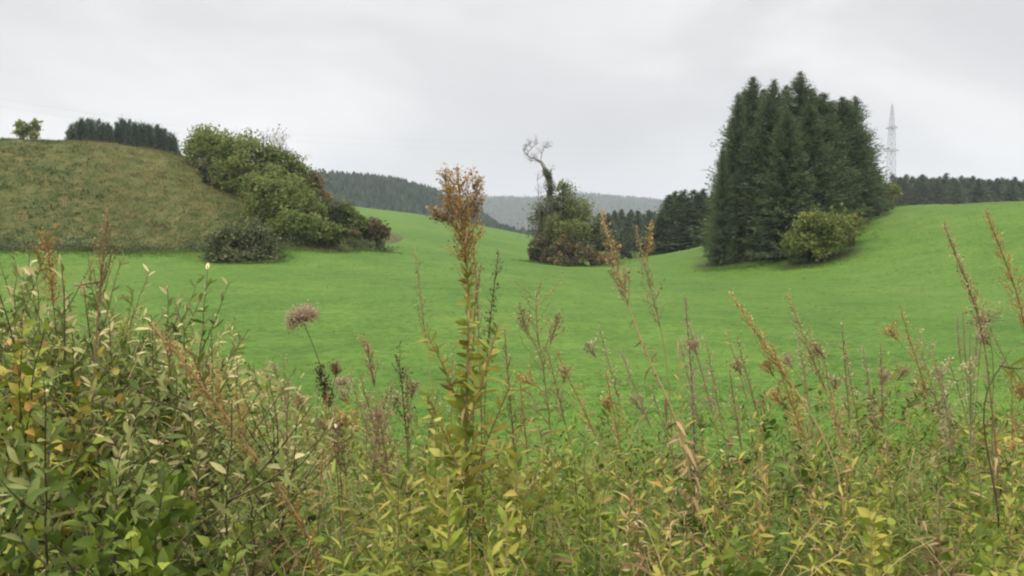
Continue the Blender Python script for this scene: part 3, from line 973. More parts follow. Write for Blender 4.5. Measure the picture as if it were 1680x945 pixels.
def world_path(pix, D, to_ground=True, wob=.0, seed=0):
    """pixels from the tip downwards -> a path from the ground up"""
    pts = [at(px, py, D + .0 * i) for i, (px, py) in enumerate(pix)]
    if to_ground:
        low = pts[-1]
        d = (pts[-1] - pts[-2]) / max(1e-6, np.linalg.norm(pts[-1] - pts[-2]))
        zg = float(hgt(low[0], low[1])) - .05
        if low[2] > zg + .1:
            g = low.copy(); g[2] = zg; g[0] += d[0] * .35 * (low[2] - zg) * .6; g[1] += .05
            pts.append(g)
    return smooth_path(np.array(pts[::-1]), 30)


WI = [0]


def weed(name, label, cat, pix, D, r=.004, stem='stem_green', stemT=(.3, .7), leaves=(), heads=(), extra=(), group=None):
    """one tall herb: stem(s), leaves, seed head, each a part"""
    WI[0] += 1
    rng = np.random.default_rng(3000 + WI[0])
    path = world_path(pix, D)
    base = path[0].copy()
    path = path - base
    st = MB(); st.tube(path, np.linspace(r, r * .45, len(path)), 5, rng.uniform(*stemT))
    paths = [path]
    for ex in extra:
        q = np.array([at(px, py, D + ex[1]) for px, py in ex[0]][::-1]) - base
        if len(ex) > 2: q = np.concatenate([[path[0] + [rng.normal() * .03, rng.normal() * .03, 0]], q])
        q = smooth_path(q, 20); st.tube(q, np.linspace(r * .6, r * .25, len(q)), 4, rng.uniform(*stemT)); paths.append(q)
    r_ = bpy.data.objects.new(name, None); COL.objects.link(r_); r_.location = base.tolist(); r_.empty_display_size = .1
    st.build('stem', M[stem], r_)
    by = {}
    for l in leaves:
        mb = by.setdefault(l['mat'], MB())
        for pi in l.get('on', [0]):
            add_leaves(mb, paths[pi], l['n'], l['t'][0], l['t'][1], l['size'], l.get('tpl', LANCE), l.get('tint', (.2, .8)), rng, l.get('el', 1.0), l.get('droop', 0), l.get('tipw', 0))
    for k, mb in by.items():
        mb.build('dry_leaves' if k == 'dry' else 'leaves', M[k], r_)
    by = {}
    for hi, h in enumerate(heads):
        for pi in h.get('on', [0]):
            mb = by.setdefault((h['mat'], pi, hi), MB())
            if h.get('kind') == 'umbel':
                umbel(mb, paths[pi], h['n'], h['len'], h.get('flat', .5), h['seeds'], h['size'], h.get('tint', (.1, .9)), rng)
            else:
                panicle(mb, paths[pi], h['t'][0], h['t'][1], h['n'], h['len'], h['seeds'], h['size'], h.get('tint', (.1, .9)), rng, h.get('el', .7), h.get('shape', 'cone'))
    for k, mb in by.items():
        mb.build('seed_head', M[k[0]], r_)
    tag(r_, label, cat, group)
    return r_


W = 'tall weeds along the verge'
# the tall plant in the middle
weed('tall_weed', 'tallest weed in the centre, rusty orange plume rising above the hills', 'weed',
     [(752, 300), (757, 345), (764, 400), (768, 450), (770, 520), (766, 600), (764, 700), (768, 800), (772, 900)], 3.0, .0062, 'stem_red', (.4, .9),
     leaves=[dict(mat='weed_yellow', n=60, t=(.46, .85), size=.066, tint=(.0, .8), el=1.05, tpl=BROAD), dict(mat='weed_green', n=100, t=(.3, .78), size=.078, tint=(.45, .95), el=1.15, droop=.2),
             dict(mat='weed_yellow', on=[5, 6, 7, 8], n=46, t=(.05, 1), size=.062, tint=(.0, .9), el=.95), dict(mat='weed_yellow', n=14, t=(.8, .88), size=.05, tint=(.2, 1), el=.6, tpl=NARROW), dict(mat='dry', n=10, t=(.60, .86), size=.05, tpl=CURLED, tint=(.1, .8), droop=.5)],
     heads=[dict(mat='seed_orange', t=(.865, 1.0), n=60, len=.056, seeds=16, size=.011, tint=(.0, 1), el=.75, shape='fan'), dict(mat='seed_orange', t=(.82, .9), n=14, len=.05, seeds=12, size=.009, tint=(.1, .8), el=.5),
            dict(mat='seed_brown', on=[1, 2, 3, 4], t=(.35, 1), n=22, len=.045, seeds=14, size=.011, tint=(.2, 1), el=.6, shape='spike')],
     extra=[([(728, 286), (740, 340), (757, 395)], .04), ([(784, 296), (778, 345), (763, 400)], -.05), ([(712, 352), (738, 362), (758, 390)], .0), ([(790, 430), (783, 440), (772, 520), (778, 640), (776, 760)], .08, 1),
            ([(700, 548), (728, 600), (762, 690)], .05), ([(818, 530), (802, 590), (770, 690)], -.05), ([(696, 640), (724, 700), (762, 790)], -.08), ([(838, 630), (808, 700), (770, 800)], .06)], group=W)
weed('weed', 'thin yellow-leaved weed stem right behind the tallest plant in the centre', 'weed', [(775, 380), (782, 460), (786, 560), (790, 680), (792, 800)], 3.2, .0038, 'stem_red', (.4, .9),
     leaves=[dict(mat='weed_yellow', n=22, t=(.45, .78), size=.08, tint=(.0, .9), el=1.0), dict(mat='weed_green', n=26, t=(.2, .6), size=.085, tint=(.4, .9), el=1.1)],
     heads=[dict(mat='seed_pale', t=(.78, 1), n=22, len=.04, seeds=12, size=.008, tint=(.0, .8), el=.5)], group=W)
weed('weed', 'small dark withered weed beside the right of the central plume', 'weed', [(818, 415), (813, 455), (806, 500), (800, 560), (795, 660)], 3.4, .003, 'stem_dark',
     heads=[dict(mat='seed_dark', t=(.74, 1), n=22, len=.045, seeds=9, size=.012, tint=(.1, 1), el=.6, shape='spike')], group=W)
weed('weed', 'pale straw weed with a small blond panicle left of the central plume', 'weed', [(680, 405), (686, 450), (692, 510), (702, 580), (712, 680)], 3.5, .0028, 'stem_straw',
     heads=[dict(mat='seed_pale', t=(.80, 1), n=20, len=.06, seeds=10, size=.008, tint=(0, .6), el=.55)], leaves=[dict(mat='weed_green', n=16, t=(.3, .7), size=.07, tint=(.4, .9))], group=W)
weed('dried_umbel', 'dried flower with round mauve-brown fluffy head on the left meadow', 'dried flower', [(497, 528), (508, 548), (518, 575), (528, 600), (548, 690), (560, 780)], 3.2, .0028, 'stem_dark',
     heads=[dict(kind='umbel', mat='seed_mauve', n=90, len=.045, seeds=22, size=.008, tint=(.1, .9))], leaves=[dict(mat='dry', n=5, t=(.4, .85), size=.035, tint=(.0, .4), tpl=CURLED)], group=W)
weed('dried_umbel', 'small faded mauve head below and right of the round fluffy head', 'dried flower', [(562, 632), (566, 660), (572, 720), (580, 790)], 3.4, .0024, 'stem_straw',
     heads=[dict(kind='umbel', mat='seed_mauve', n=26, len=.026, seeds=14, size=.008, tint=(.3, 1))], group=W)
weed('thistle', 'withered thistle with dark brown heads below the round fluffy head', 'thistle', [(522, 606), (530, 625), (538, 650), (548, 720), (556, 800)], 3.1, .003, 'stem_dark',
     heads=[dict(mat='seed_dark', t=(.90, 1), n=16, len=.022, seeds=14, size=.011, tint=(.2, 1), el=.7, shape='fan'), dict(mat='seed_brown', on=[1], t=(.7, 1), n=12, len=.018, seeds=12, size=.010, tint=(.0, .6), el=.7, shape='fan')],
     extra=[([(550, 600), (552, 612), (540, 660)], .02)], group=W)
weed('thistle', 'thistle with an upright tan seed head against the plain green meadow', 'thistle', [(601, 566), (603, 582), (610, 612), (622, 660), (630, 740)], 3.2, .0026, 'stem_straw',
     heads=[dict(mat='seed_brown', t=(.90, 1), n=18, len=.036, seeds=12, size=.010, tint=(.3, 1), el=.45, shape='fan')], leaves=[dict(mat='weed_green', n=14, t=(.3, .75), size=.05, tint=(.3, .9))], group=W)
weed('thistle', 'branched grey-brown thistle right of the tan seed head', 'thistle', [(655, 592), (656, 610), (660, 640), (668, 720)], 3.2, .0026, 'stem_dark',
     heads=[dict(mat='seed_dark', t=(.80, 1), n=14, len=.05, seeds=7, size=.012, tint=(.5, 1), el=.5, shape='fan')], group=W)
weed('thistle', 'dark brown drooping seed head low in front of the green meadow', 'thistle', [(543, 700), (552, 712), (562, 740), (574, 800)], 2.9, .003, 'stem_straw',
     heads=[dict(mat='seed_brown', t=(.86, 1), n=16, len=.04, seeds=14, size=.011, tint=(.0, .6), el=.45, shape='fan')], group=W)
weed('thistle', 'ruddy brown withered weed with small bell-like heads low left of centre', 'weed', [(612, 660), (622, 680), (630, 720), (640, 800)], 3.0, .003, 'stem_red',
     heads=[dict(mat='seed_brown', t=(.80, 1), n=22, len=.05, seeds=10, size=.012, tint=(.1, .8), el=.8, shape='fan')], leaves=[dict(mat='weed_green', n=20, t=(.3, .8), size=.06, tint=(.3, .9))], group=W)
weed('weed', 'branching weed with loose rusty panicles right of the central plant', 'weed', [(880, 480), (876, 520), (882, 560), (895, 620), (905, 720)], 3.3, .003, 'stem_straw',
     heads=[dict(mat='seed_brown', t=(.70, 1), n=26, len=.085, seeds=9, size=.010, tint=(.3, 1), el=.7, shape='fan'), dict(mat='seed_brown', on=[1, 2], t=(.4, 1), n=14, len=.045, seeds=9, size=.010, tint=(.2, .9), el=.6)],
     extra=[([(918, 512), (910, 540), (892, 600)], .05), ([(852, 500), (862, 540), (885, 580)], -.04)], leaves=[dict(mat='weed_green', n=24, t=(.25, .7), size=.06, tint=(.3, 1), el=1.0)], group=W)
weed('weed', 'slim brown weed close behind the right side of the central plant', 'weed', [(828, 540), (830, 590), (838, 660), (846, 760)], 3.1, .003, 'stem_red',
     heads=[dict(mat='seed_brown', t=(.72, 1), n=26, len=.06, seeds=9, size=.009, tint=(.2, .9), el=.5)], leaves=[dict(mat='weed_green', n=34, t=(.3, .8), size=.07, tint=(.3, 1))], group=W)
weed('leaning_weed', 'long straw weed leaning left with dark withered leaves and red-brown tip', 'weed', [(985, 345), (1000, 400), (1022, 470), (1048, 560), (1080, 620), (1118, 700), (1135, 780)], 2.9, .0046, 'stem_straw', (.5, 1),
     heads=[dict(mat='seed_brown', t=(.84, 1), n=34, len=.055, seeds=13, size=.010, tint=(.2, 1), el=.45), dict(mat='seed_brown', t=(.7, .84), n=8, len=.02, seeds=6, size=.009, tint=(.1, .8))],
     leaves=[dict(mat='dry', n=10, t=(.55, .84), size=.05, tint=(.0, .35), tpl=CURLED, droop=.7), dict(mat='dry', n=34, t=(.50, .66), size=.058, tint=(.55, 1), tpl=CURLED, droop=.5, el=1.2), dict(mat='weed_yellow', n=3, t=(.9, .95), size=.035, tint=(.9, 1))], group=W)
weed('leaning_weed', 'thin pale weed with blond panicle leaning beside the long straw weed', 'weed', [(1043, 370), (1052, 420), (1068, 480), (1088, 540), (1098, 640), (1105, 740)], 3.3, .0030, 'stem_straw', (.2, .8),
     heads=[dict(mat='seed_pale', t=(.80, 1), n=30, len=.06, seeds=12, size=.009, tint=(.0, .7), el=.5), dict(mat='seed_orange', on=[1], t=(.4, 1), n=12, len=.03, seeds=10, size=.009, tint=(.3, 1))],
     extra=[([(1070, 365), (1062, 410), (1064, 470)], .03)], leaves=[dict(mat='weed_green', n=16, t=(.3, .7), size=.06, tint=(.3, .9))], group=W)
weed('weed', 'grey-brown spiky weed upright between the two straw weeds', 'weed', [(1124, 488), (1128, 540), (1134, 600), (1138, 680), (1140, 760)], 3.2, .0036, 'stem_dark', (.5, 1),
     heads=[dict(mat='seed_mauve', t=(.5, 1), n=46, len=.03, seeds=9, size=.009, tint=(.0, .8), el=.5, shape='spike')], leaves=[dict(mat='dry', n=20, t=(.3, .7), size=.06, tint=(.3, .9), tpl=NARROW)], group=W)
weed('weed', 'yellowing weed with narrow leaves just left of the grey-brown spiky weed', 'weed', [(1112, 560), (1112, 600), (1118, 660), (1126, 760)], 3.0, .0032, 'stem_straw', (.4, .9),
     leaves=[dict(mat='weed_yellow', n=46, t=(.3, 1), size=.06, tint=(.2, 1), tpl=NARROW, el=.8), dict(mat='dry', n=24, t=(.45, .72), size=.05, tint=(.6, 1), tpl=CURLED, el=1.1, droop=.3)], group=W)
weed('leaning_weed', 'straight yellow-brown stem leaning far left with a tight plume', 'weed', [(1195, 478), (1222, 520), (1262, 575), (1312, 650), (1350, 710), (1380, 770)], 2.9, .0040, 'stem_straw', (.6, 1),
     heads=[dict(mat='seed_orange', t=(.80, 1), n=30, len=.055, seeds=12, size=.009, tint=(.3, 1), el=.35)], leaves=[dict(mat='dry', n=14, t=(.1, .6), size=.05, tint=(.4, 1), tpl=CURLED)], group=W)
weed('weed', 'thin pale weed with a few loose leaves left of the leaning straight stem', 'weed', [(1190, 540), (1205, 580), (1220, 640), (1242, 700), (1250, 780)], 3.1, .0026, 'stem_straw', (.3, .8),
     leaves=[dict(mat='weed_yellow', n=12, t=(.5, 1), size=.05, tint=(.2, .9)), dict(mat='weed_green', n=24, t=(.2, .6), size=.06, tint=(.4, .9))], heads=[dict(mat='seed_pale', t=(.84, 1), n=8, len=.03, seeds=8, size=.009)], group=W)
weed('weed', 'loose reddish panicle weed on the right-hand slope of the meadow', 'weed', [(1292, 482), (1304, 520), (1320, 560), (1348, 620), (1372, 680), (1390, 760)], 3.0, .0034, 'stem_straw', (.3, .8),
     heads=[dict(mat='seed_brown', t=(.80, 1), n=24, len=.07, seeds=10, size=.009, tint=(.4, 1), el=.55), dict(mat='seed_orange', t=(.55, .8), n=22, len=.035, seeds=10, size=.010, tint=(.3, 1), el=.7, shape='fan')],
     leaves=[dict(mat='weed_yellow', n=22, t=(.3, .62), size=.055, tint=(.4, 1)), dict(mat='weed_green', n=14, t=(.2, .5), size=.06, tint=(.4, .9))], group=W)
weed('weed', 'slender faint weed standing right of the loose reddish panicle', 'weed', [(1386, 560), (1390, 600), (1400, 650), (1412, 720)], 3.6, .0024, 'stem_straw', (.2, .7),
     heads=[dict(mat='seed_brown', t=(.7, 1), n=14, len=.045, seeds=8, size=.008, tint=(.3, 1), el=.5)], leaves=[dict(mat='weed_green', n=14, t=(.2, .7), size=.05, tint=(.3, .9))], group=W)
weed('leaning_weed', 'tall reddish weed leaning left with knobbly top near the right edge', 'weed', [(1548, 365), (1562, 410), (1582, 455), (1605, 500), (1618, 570), (1628, 680), (1640, 780)], 2.9, .0042, 'stem_red', (.3, .8),
     heads=[dict(mat='seed_brown', t=(.78, 1), n=34, len=.04, seeds=12, size=.010, tint=(.35, 1), el=.4), dict(mat='seed_brown', t=(.6, .78), n=12, len=.02, seeds=8, size=.009, tint=(.2, .9))],
     leaves=[dict(mat='dry', n=14, t=(.3, .75), size=.045, tint=(.3, 1), tpl=CURLED, droop=.4), dict(mat='weed_green', n=18, t=(.15, .5), size=.06, tint=(.4, .9))], group=W)
weed('leaning_weed', 'rusty weed plume at the extreme right edge leaning left', 'weed', [(1617, 345), (1634, 395), (1655, 440), (1672, 480), (1688, 560), (1700, 700)], 3.0, .0040, 'stem_red', (.3, .8),
     heads=[dict(mat='seed_orange', t=(.78, 1), n=36, len=.065, seeds=11, size=.010, tint=(.2, 1), el=.5), dict(mat='seed_brown', t=(.6, .8), n=14, len=.04, seeds=8, size=.009, tint=(.3, 1))],
     leaves=[dict(mat='weed_yellow', n=14, t=(.4, .7), size=.05, tint=(.3, 1))], group=W)
weed('dried_umbel', 'green umbel going to seed beside the reddish leaning weed', 'dried flower', [(1618, 530), (1634, 570), (1630, 620), (1626, 720), (1632, 800)], 3.0, .0034, 'stem_green', (.2, .7),
     heads=[dict(kind='umbel', mat='seed_pale', n=22, len=.05, seeds=8, size=.010, tint=(.0, .7))], leaves=[dict(mat='weed_green', n=20, t=(.2, .7), size=.06, tint=(.4, .9))], group=W)
weed('flowering_weed', 'weed with small cream flower clusters near the right edge', 'weed', [(1556, 590), (1566, 620), (1580, 660), (1598, 730), (1612, 800)], 2.8, .0036, 'stem_green', (.3, .8),
     heads=[dict(mat='seed_pale', t=(.90, 1), n=10, len=.022, seeds=7, size=.013, tint=(.3, 1), el=.8, shape='fan'), dict(mat='seed_pale', on=[1], t=(.7, 1), n=8, len=.020, seeds=7, size=.013, tint=(.4, 1), el=.8, shape='fan')],
     extra=[([(1590, 600), (1592, 640), (1592, 700)], .02)], leaves=[dict(mat='weed_green', n=30, t=(.2, .85), size=.06, tint=(.4, .9))], group=W)
weed('weed', 'mauve loose weed left of the small cream flower clusters', 'weed', [(1505, 560), (1515, 590), (1535, 650), (1560, 740)], 3.3, .0026, 'stem_dark', (.4, 1),
     heads=[dict(mat='seed_mauve', t=(.74, 1), n=20, len=.06, seeds=9, size=.010, tint=(.3, 1), el=.7, shape='fan')], group=W)
weed('weed', 'bunch of thin dark upright stalks near the right edge', 'weed', [(1592, 520), (1590, 580), (1594, 660), (1600, 760)], 3.3, .002, 'stem_dark', (.4, 1),
     extra=[([(1570, 515), (1574, 580), (1588, 680)], .02), ([(1604, 525), (1600, 590), (1596, 680)], -.03), ([(1580, 510), (1584, 590), (1592, 690)], .05), ([(1612, 520), (1606, 600), (1598, 700)], .04)],
     heads=[dict(mat='seed_mauve', on=[0, 1, 2, 3, 4], t=(.55, 1), n=10, len=.02, seeds=5, size=.007, tint=(.0, .7))], group=W)
weed('dark_twig', 'crooked dark twig branching to the right at the right edge', 'twig', [(1650, 590), (1622, 620), (1606, 640), (1612, 690), (1622, 760), (1640, 830)], 2.7, .0044, 'stem_dark', (.3, .8),
     extra=[([(1690, 600), (1670, 606), (1640, 600)], .0)], leaves=[dict(mat='weed_yellow', on=[1], n=9, t=(.0, 1), size=.08, tint=(.2, .8), el=1.0), dict(mat='dry', n=8, t=(.4, .9), size=.04, tint=(.0, .5), tpl=CURLED)], group=W)
weed('tall_weed', 'tall dark-topped weed with smooth red stem in the left shrubs', 'weed', [(176, 340), (172, 400), (166, 460), (158, 540), (152, 640), (150, 760), (152, 860)], 2.9, .0058, 'stem_red', (.2, .6),
     heads=[dict(mat='seed_brown', t=(.84, .99), n=34, len=.085, seeds=8, size=.008, tint=(.2, .8), el=.4)], extra=[([(186, 400), (178, 440), (166, 470)], .03), ([(120, 470), (140, 466), (164, 462)], .0)],
     leaves=[dict(mat='dry', n=7, t=(.45, .75), size=.06, tint=(.7, 1), tpl=CURLED), dict(mat='willow', n=12, t=(.2, .5), size=.08, tint=(.4, .8))], group=W)
weed('leaning_weed', 'rusty orange plume leaning left across the left shrubs', 'weed', [(250, 535), (285, 575), (330, 630), (385, 700), (440, 780), (495, 850), (525, 905)], 2.5, .0050, 'stem_red', (.5, 1),
     heads=[dict(mat='seed_orange', t=(.74, 1), n=40, len=.085, seeds=14, size=.010, tint=(.0, .8), el=.5), dict(mat='seed_orange', t=(.40, .74), n=34, len=.035, seeds=10, size=.009, tint=(.1, .9), el=.6, shape='fan')],
     leaves=[dict(mat='weed_green', n=26, t=(.1, .7), size=.06, tint=(.4, 1))], group=W)
weed('weed', 'short rusty seed plume at the upper left beside cream leaf tips', 'weed', [(78, 398), (80, 425), (84, 460), (92, 540), (100, 640)], 3.1, .0034, 'stem_dark', (.3, .8),
     heads=[dict(mat='seed_orange', t=(.88, 1), n=26, len=.055, seeds=14, size=.010, tint=(.0, .7), el=.5, shape='fan')], leaves=[dict(mat='willow', n=24, t=(.4, .9), size=.075, tint=(.4, .95))], group=W)
weed('weed', 'faint orange-brown panicle in the gap of the left shrubs', 'weed', [(300, 480), (290, 515), (280, 560), (275, 640)], 3.4, .003, 'stem_red', (.3, .8),
     heads=[dict(mat='seed_brown', t=(.7, 1), n=26, len=.07, seeds=9, size=.009, tint=(.4, 1), el=.6)], group=W)


# thin look-alike stems rising out of the tangle against the meadow
RW = np.random.default_rng(4711)
for i in range(36):
    right = i < 25
    px = 860 + 33 * i + RW.normal() * 12 if right else 460 + 27 * (i - 25) + RW.normal() * 10
    py = (575 if right else 610) + RW.normal() * 42
    lean = RW.normal() * 16 + (24 if right else 6)
    D = 2.9 + .6 * RW.random()
    hm = ['seed_brown', 'seed_pale', 'seed_orange', 'seed_mauve'][RW.integers(0, 4)]
    ex = [([(px + RW.normal() * 26, py + 20 + 30 * RW.random()), (px + lean * .8, py + 95), (px + lean * 1.4, py + 150)], .03)] if RW.random() < .7 else []
    weed('thin_weed', 'thin tan weed stalk rising from the tangle on the right against the meadow' if right else 'thin tan weed stalk between the left thicket and the central plant', 'weed',
         [(px, py), (px + lean * .4, py + 50), (px + lean, py + 110), (px + lean * 1.8, py + 210)], D, .0018, ['stem_straw', 'stem_red', 'stem_green'][RW.integers(0, 3)], (.3, 1),
         heads=[dict(mat=hm, on=list(range(1 + len(ex))), t=(.80, 1), n=16, len=.042, seeds=8, size=.009, tint=(.2, 1), el=.65)],
         leaves=[dict(mat='weed_yellow', n=14, t=(.45, .9), size=.04, tint=(.1, 1), tpl=NARROW), dict(mat='weed_green', n=26, t=(.3, .75), size=.055, tint=(.45, .95)), dict(mat='dry', n=7, t=(.5, .85), size=.04, tpl=CURLED, tint=(.4, 1))],
         extra=ex, group='thin weeds on the right' if right else 'thin weeds left of the centre')


# willow shrubs on the left: many upright rods with lance-shaped leaves
def willow(label, tips, D, seed, base_px, leaf=.066, tint=(.1, .75), tipw=.35, mat='willow', n=30, name='willow_shrub', stem='stem_dark', dense=1.0, tpl=LANCE):
    rng = np.random.default_rng(5000 + seed)
    b = at(base_px, 900, D); b[2] = float(hgt(b[0], b[1])) - .05
    r_ = bpy.data.objects.new(name, None); COL.objects.link(r_); r_.location = b.tolist()
    st = MB(); lf = MB()
    for (px, py) in tips:
        tip = at(px, py, D + rng.normal() * .25)
        s = b + np.array([rng.normal() * .12 + .25 * (tip[0] - b[0]), rng.normal() * .12, 0])
        mid = s * .5 + tip * .5 + np.array([.1 * (s[0] - tip[0]), 0, .10])
        t = np.linspace(0, 1, 26)[:, None]
        path = (1 - t) ** 2 * s + 2 * t * (1 - t) * mid + t * t * tip + np.cumsum(rng.normal(size=(26, 3)) * .004, 0)
        path -= b
        st.tube(path, np.linspace(.0055, .0014, 26), 5, rng.random())
        add_leaves(lf, path, int(n * 2.0 * dense), .34, 1.0, leaf, tpl, tint, rng, el=.85, tipw=tipw, jitter=1.0)
        for k in range(8):
            t0 = .3 + .55 * rng.random(); p, d = sample(path, np.array([t0]))
            a = around(d, np.array([rng.random() * 6.28]), np.array([.75 + .3 * rng.random()]))[0]
            L = .12 + .26 * rng.random(); q = np.linspace(0, 1, 8)[:, None]
            br = p[0] + a * q * L + np.array([0, 0, .25 * L]) * q ** 2
            st.tube(br, np.linspace(.0028, .001, 8), 4, rng.random())
            add_leaves(lf, br, int(17 * dense), .15, 1.0, leaf * .88, tpl, tint, rng, el=.85, tipw=tipw, jitter=1.0)
    st.build('stems', M[stem], r_); lf.build('leaves', M[mat], r_)
    tag(r_, label, 'shrub', 'willow shrubs on the left' if mat == 'willow' else None)


willow('grey-green willow shrub with cream leaf tips at the upper left corner of the thicket', [(42, 402), (70, 445), (20, 450), (-30, 430), (10, 520), (60, 510), (100, 470)], 3.2, 1, 20)
willow('tall olive-yellow willow shrub at the back of the left thicket', [(-20, 470), (25, 480), (70, 500), (120, 490), (160, 520), (205, 505), (250, 545), (290, 560), (335, 575), (370, 600), (45, 440), (225, 450)], 3.7, 9, 150, leaf=.066, tint=(.3, .95), tipw=.2)
willow('willow shrub with upright rods behind the smooth red stem', [(115, 415), (140, 500), (200, 425), (215, 470), (110, 540), (180, 560), (240, 520)], 3.3, 2, 170)
willow('willow shrub with loose pale rods at the right of the left thicket', [(278, 470), (340, 425), (312, 540), (260, 570), (350, 520), (385, 570), (300, 610)], 3.4, 3, 310, dense=.85)
willow('low broad-leaved willow shrub filling the lower left corner', [(20, 690), (90, 640), (150, 610), (60, 760), (200, 720), (130, 800), (240, 650), (10, 820), (200, 830)], 2.35, 4, 110, leaf=.068, tint=(.0, .75), tipw=.3, tpl=leaf_template(aspect=.15, curl=.5))
willow('willow shrub with silvery leaves in the middle of the left thicket', [(300, 640), (340, 690), (270, 700), (380, 660), (330, 760), (400, 740), (290, 800)], 2.6, 5, 330, leaf=.060, tint=(.15, .85), tipw=.3)
willow('small willow with narrow dull leaves at the right end of the left thicket', [(400, 610), (440, 660), (470, 620), (490, 690), (430, 720), (500, 760)], 3.0, 6, 450, leaf=.052, tint=(.15, .8), tipw=.3, tpl=NARROW)
willow('yellow-brown leafy shrub at the left edge below the cream leaf tips', [(10, 500), (45, 490), (75, 530), (100, 570), (30, 590), (80, 630), (-20, 560), (55, 560), (5, 640)], 2.8, 7, 50, leaf=.060, tint=(.25, 1), tipw=.1, mat='weed_green', name='yellowing_shrub', tpl=BROAD)
willow('dark-leaved broad weed bush at the bottom left behind the yellowish sprigs', [(180, 760), (230, 780), (300, 850), (150, 870), (250, 880), (350, 880), (60, 880)], 2.15, 8, 200, leaf=.062, tint=(.0, .6), tipw=.1, mat='weed_green', name='weed_bush', tpl=BROAD)

# leafy herbs standing out of the tangle along the bottom
HERBS = [
    ('yellow-green leafy herb with feathery top at the bottom, left of the centre stem', (640, 830), 2.2, 'weed_yellow', NARROW, .085, (.0, .6)),
    ('bright yellow herb with splayed narrow leaves low left of the centre stem', (655, 745), 2.5, 'weed_yellow', NARROW, .09, (.2, .8)),
    ('bright green leafy herb at the foot of the centre stem', (735, 780), 2.4, 'weed_green', LANCE, .085, (.45, .8)),
    ('yellowing broad herb left of the centre stem at the edge of the meadow', (715, 690), 2.8, 'weed_yellow', BROAD, .065, (.1, .8)),
    ('yellow and green leafy herb right of the centre stem', (845, 700), 2.8, 'weed_yellow', BROAD, .07, (.0, .8)),
    ('pale green herb with drooping leaves at the bottom right of the centre stem', (830, 830), 2.3, 'weed_green', LANCE, .09, (.5, .85)),
    ('olive feathery herb at the meadow edge between centre stem and straw weed', (960, 700), 2.9, 'weed_green', NARROW, .075, (.3, .75)),
    ('pale dry herb with cream curled leaves between centre stem and straw weed', (1040, 790), 2.6, 'dry', CURLED, .058, (.4, 1)),
    ('dense dull green herb at the bottom below the cream curled leaves', (985, 850), 2.3, 'weed_green', LANCE, .075, (.15, .6)),
    ('orange-tipped green herb left of the long straw weed', (1075, 760), 2.8, 'weed_yellow', LANCE, .065, (.2, 1)),
    ('green-yellow bushy herb at the foot of the grey-brown spiky weed', (1170, 770), 2.6, 'weed_green', NARROW, .075, (.45, .95)),
    ('rusty-stemmed herb with yellow leaves right of the spiky weed', (1250, 740), 2.8, 'weed_yellow', LANCE, .06, (.3, 1)),
    ('dark green broad herb low at the bottom right of the spiky weed', (1210, 870), 2.2, 'weed_green', BROAD, .075, (.1, .6)),
    ('yellow-olive feathery herb at the foot of the leaning straight stem', (1350, 760), 2.6, 'weed_green', NARROW, .075, (.5, .95)),
    ('light green herb with toothed leaves in the lower right tangle', (1440, 800), 2.4, 'weed_green', BROAD, .06, (.5, .9)),
    ('tall bright yellow-green sprig standing on the right at the meadow edge', (1455, 715), 2.8, 'weed_yellow', LANCE, .06, (.0, .6)),
    ('dry purple-brown withered herb in the lower right tangle', (1540, 800), 2.5, 'seed_brown', CURLED, .06, (.0, .7)),
    ('grey-green herb with narrow leaves left of the withered purple-brown one', (1500, 735), 2.8, 'willow', NARROW, .07, (.2, .8)),
    ('bright green leafy herb in the bottom right corner', (1630, 870), 2.2, 'weed_green', BROAD, .065, (.4, .85)),
    ('yellowing herb at the right edge below the crooked dark twig', (1660, 760), 2.6, 'weed_yellow', LANCE, .065, (.1, .9)),
    ('pale straw herb at the bottom between the dull and the broad green herbs', (1100, 860), 2.3, 'weed_yellow', LANCE, .075, (.0, .8)),
    ('lime green leaf rosette at the bottom, right of the leaning orange plume', (560, 880), 2.2, 'weed_green', NARROW, .09, (.5, .85)),
    ('grey-green narrow-leaved herb under the drooping dark brown seed head', (570, 780), 2.6, 'willow', NARROW, .07, (.1, .7)),
]
for i, (lab, (px, py), D, mat, tpl, size, tn) in enumerate(HERBS):
    ex = []
    for k in range(4):
        dx = RNG.normal() * 42; dy = 10 + 60 * RNG.random()
        ex.append(([(px + dx, py + dy), (px + dx * .6, py + dy + 70), (px + dx * .3, py + dy + 150)], RNG.normal() * .1, 1))
    weed('leafy_herb', lab, 'herb', [(px, py), (px + RNG.normal() * 6, py + 60), (px + RNG.normal() * 12, py + 150)], D, .0032, ['stem_green', 'stem_red', 'stem_straw'][i % 3], (.2, .8),
         leaves=[dict(mat=mat, on=[0, 1, 2, 3, 4], n=40, t=(.5, 1.0), size=size * .78, tpl=tpl, tint=tn, el=.95)], extra=ex, group='leafy herbs in the tangle along the verge')


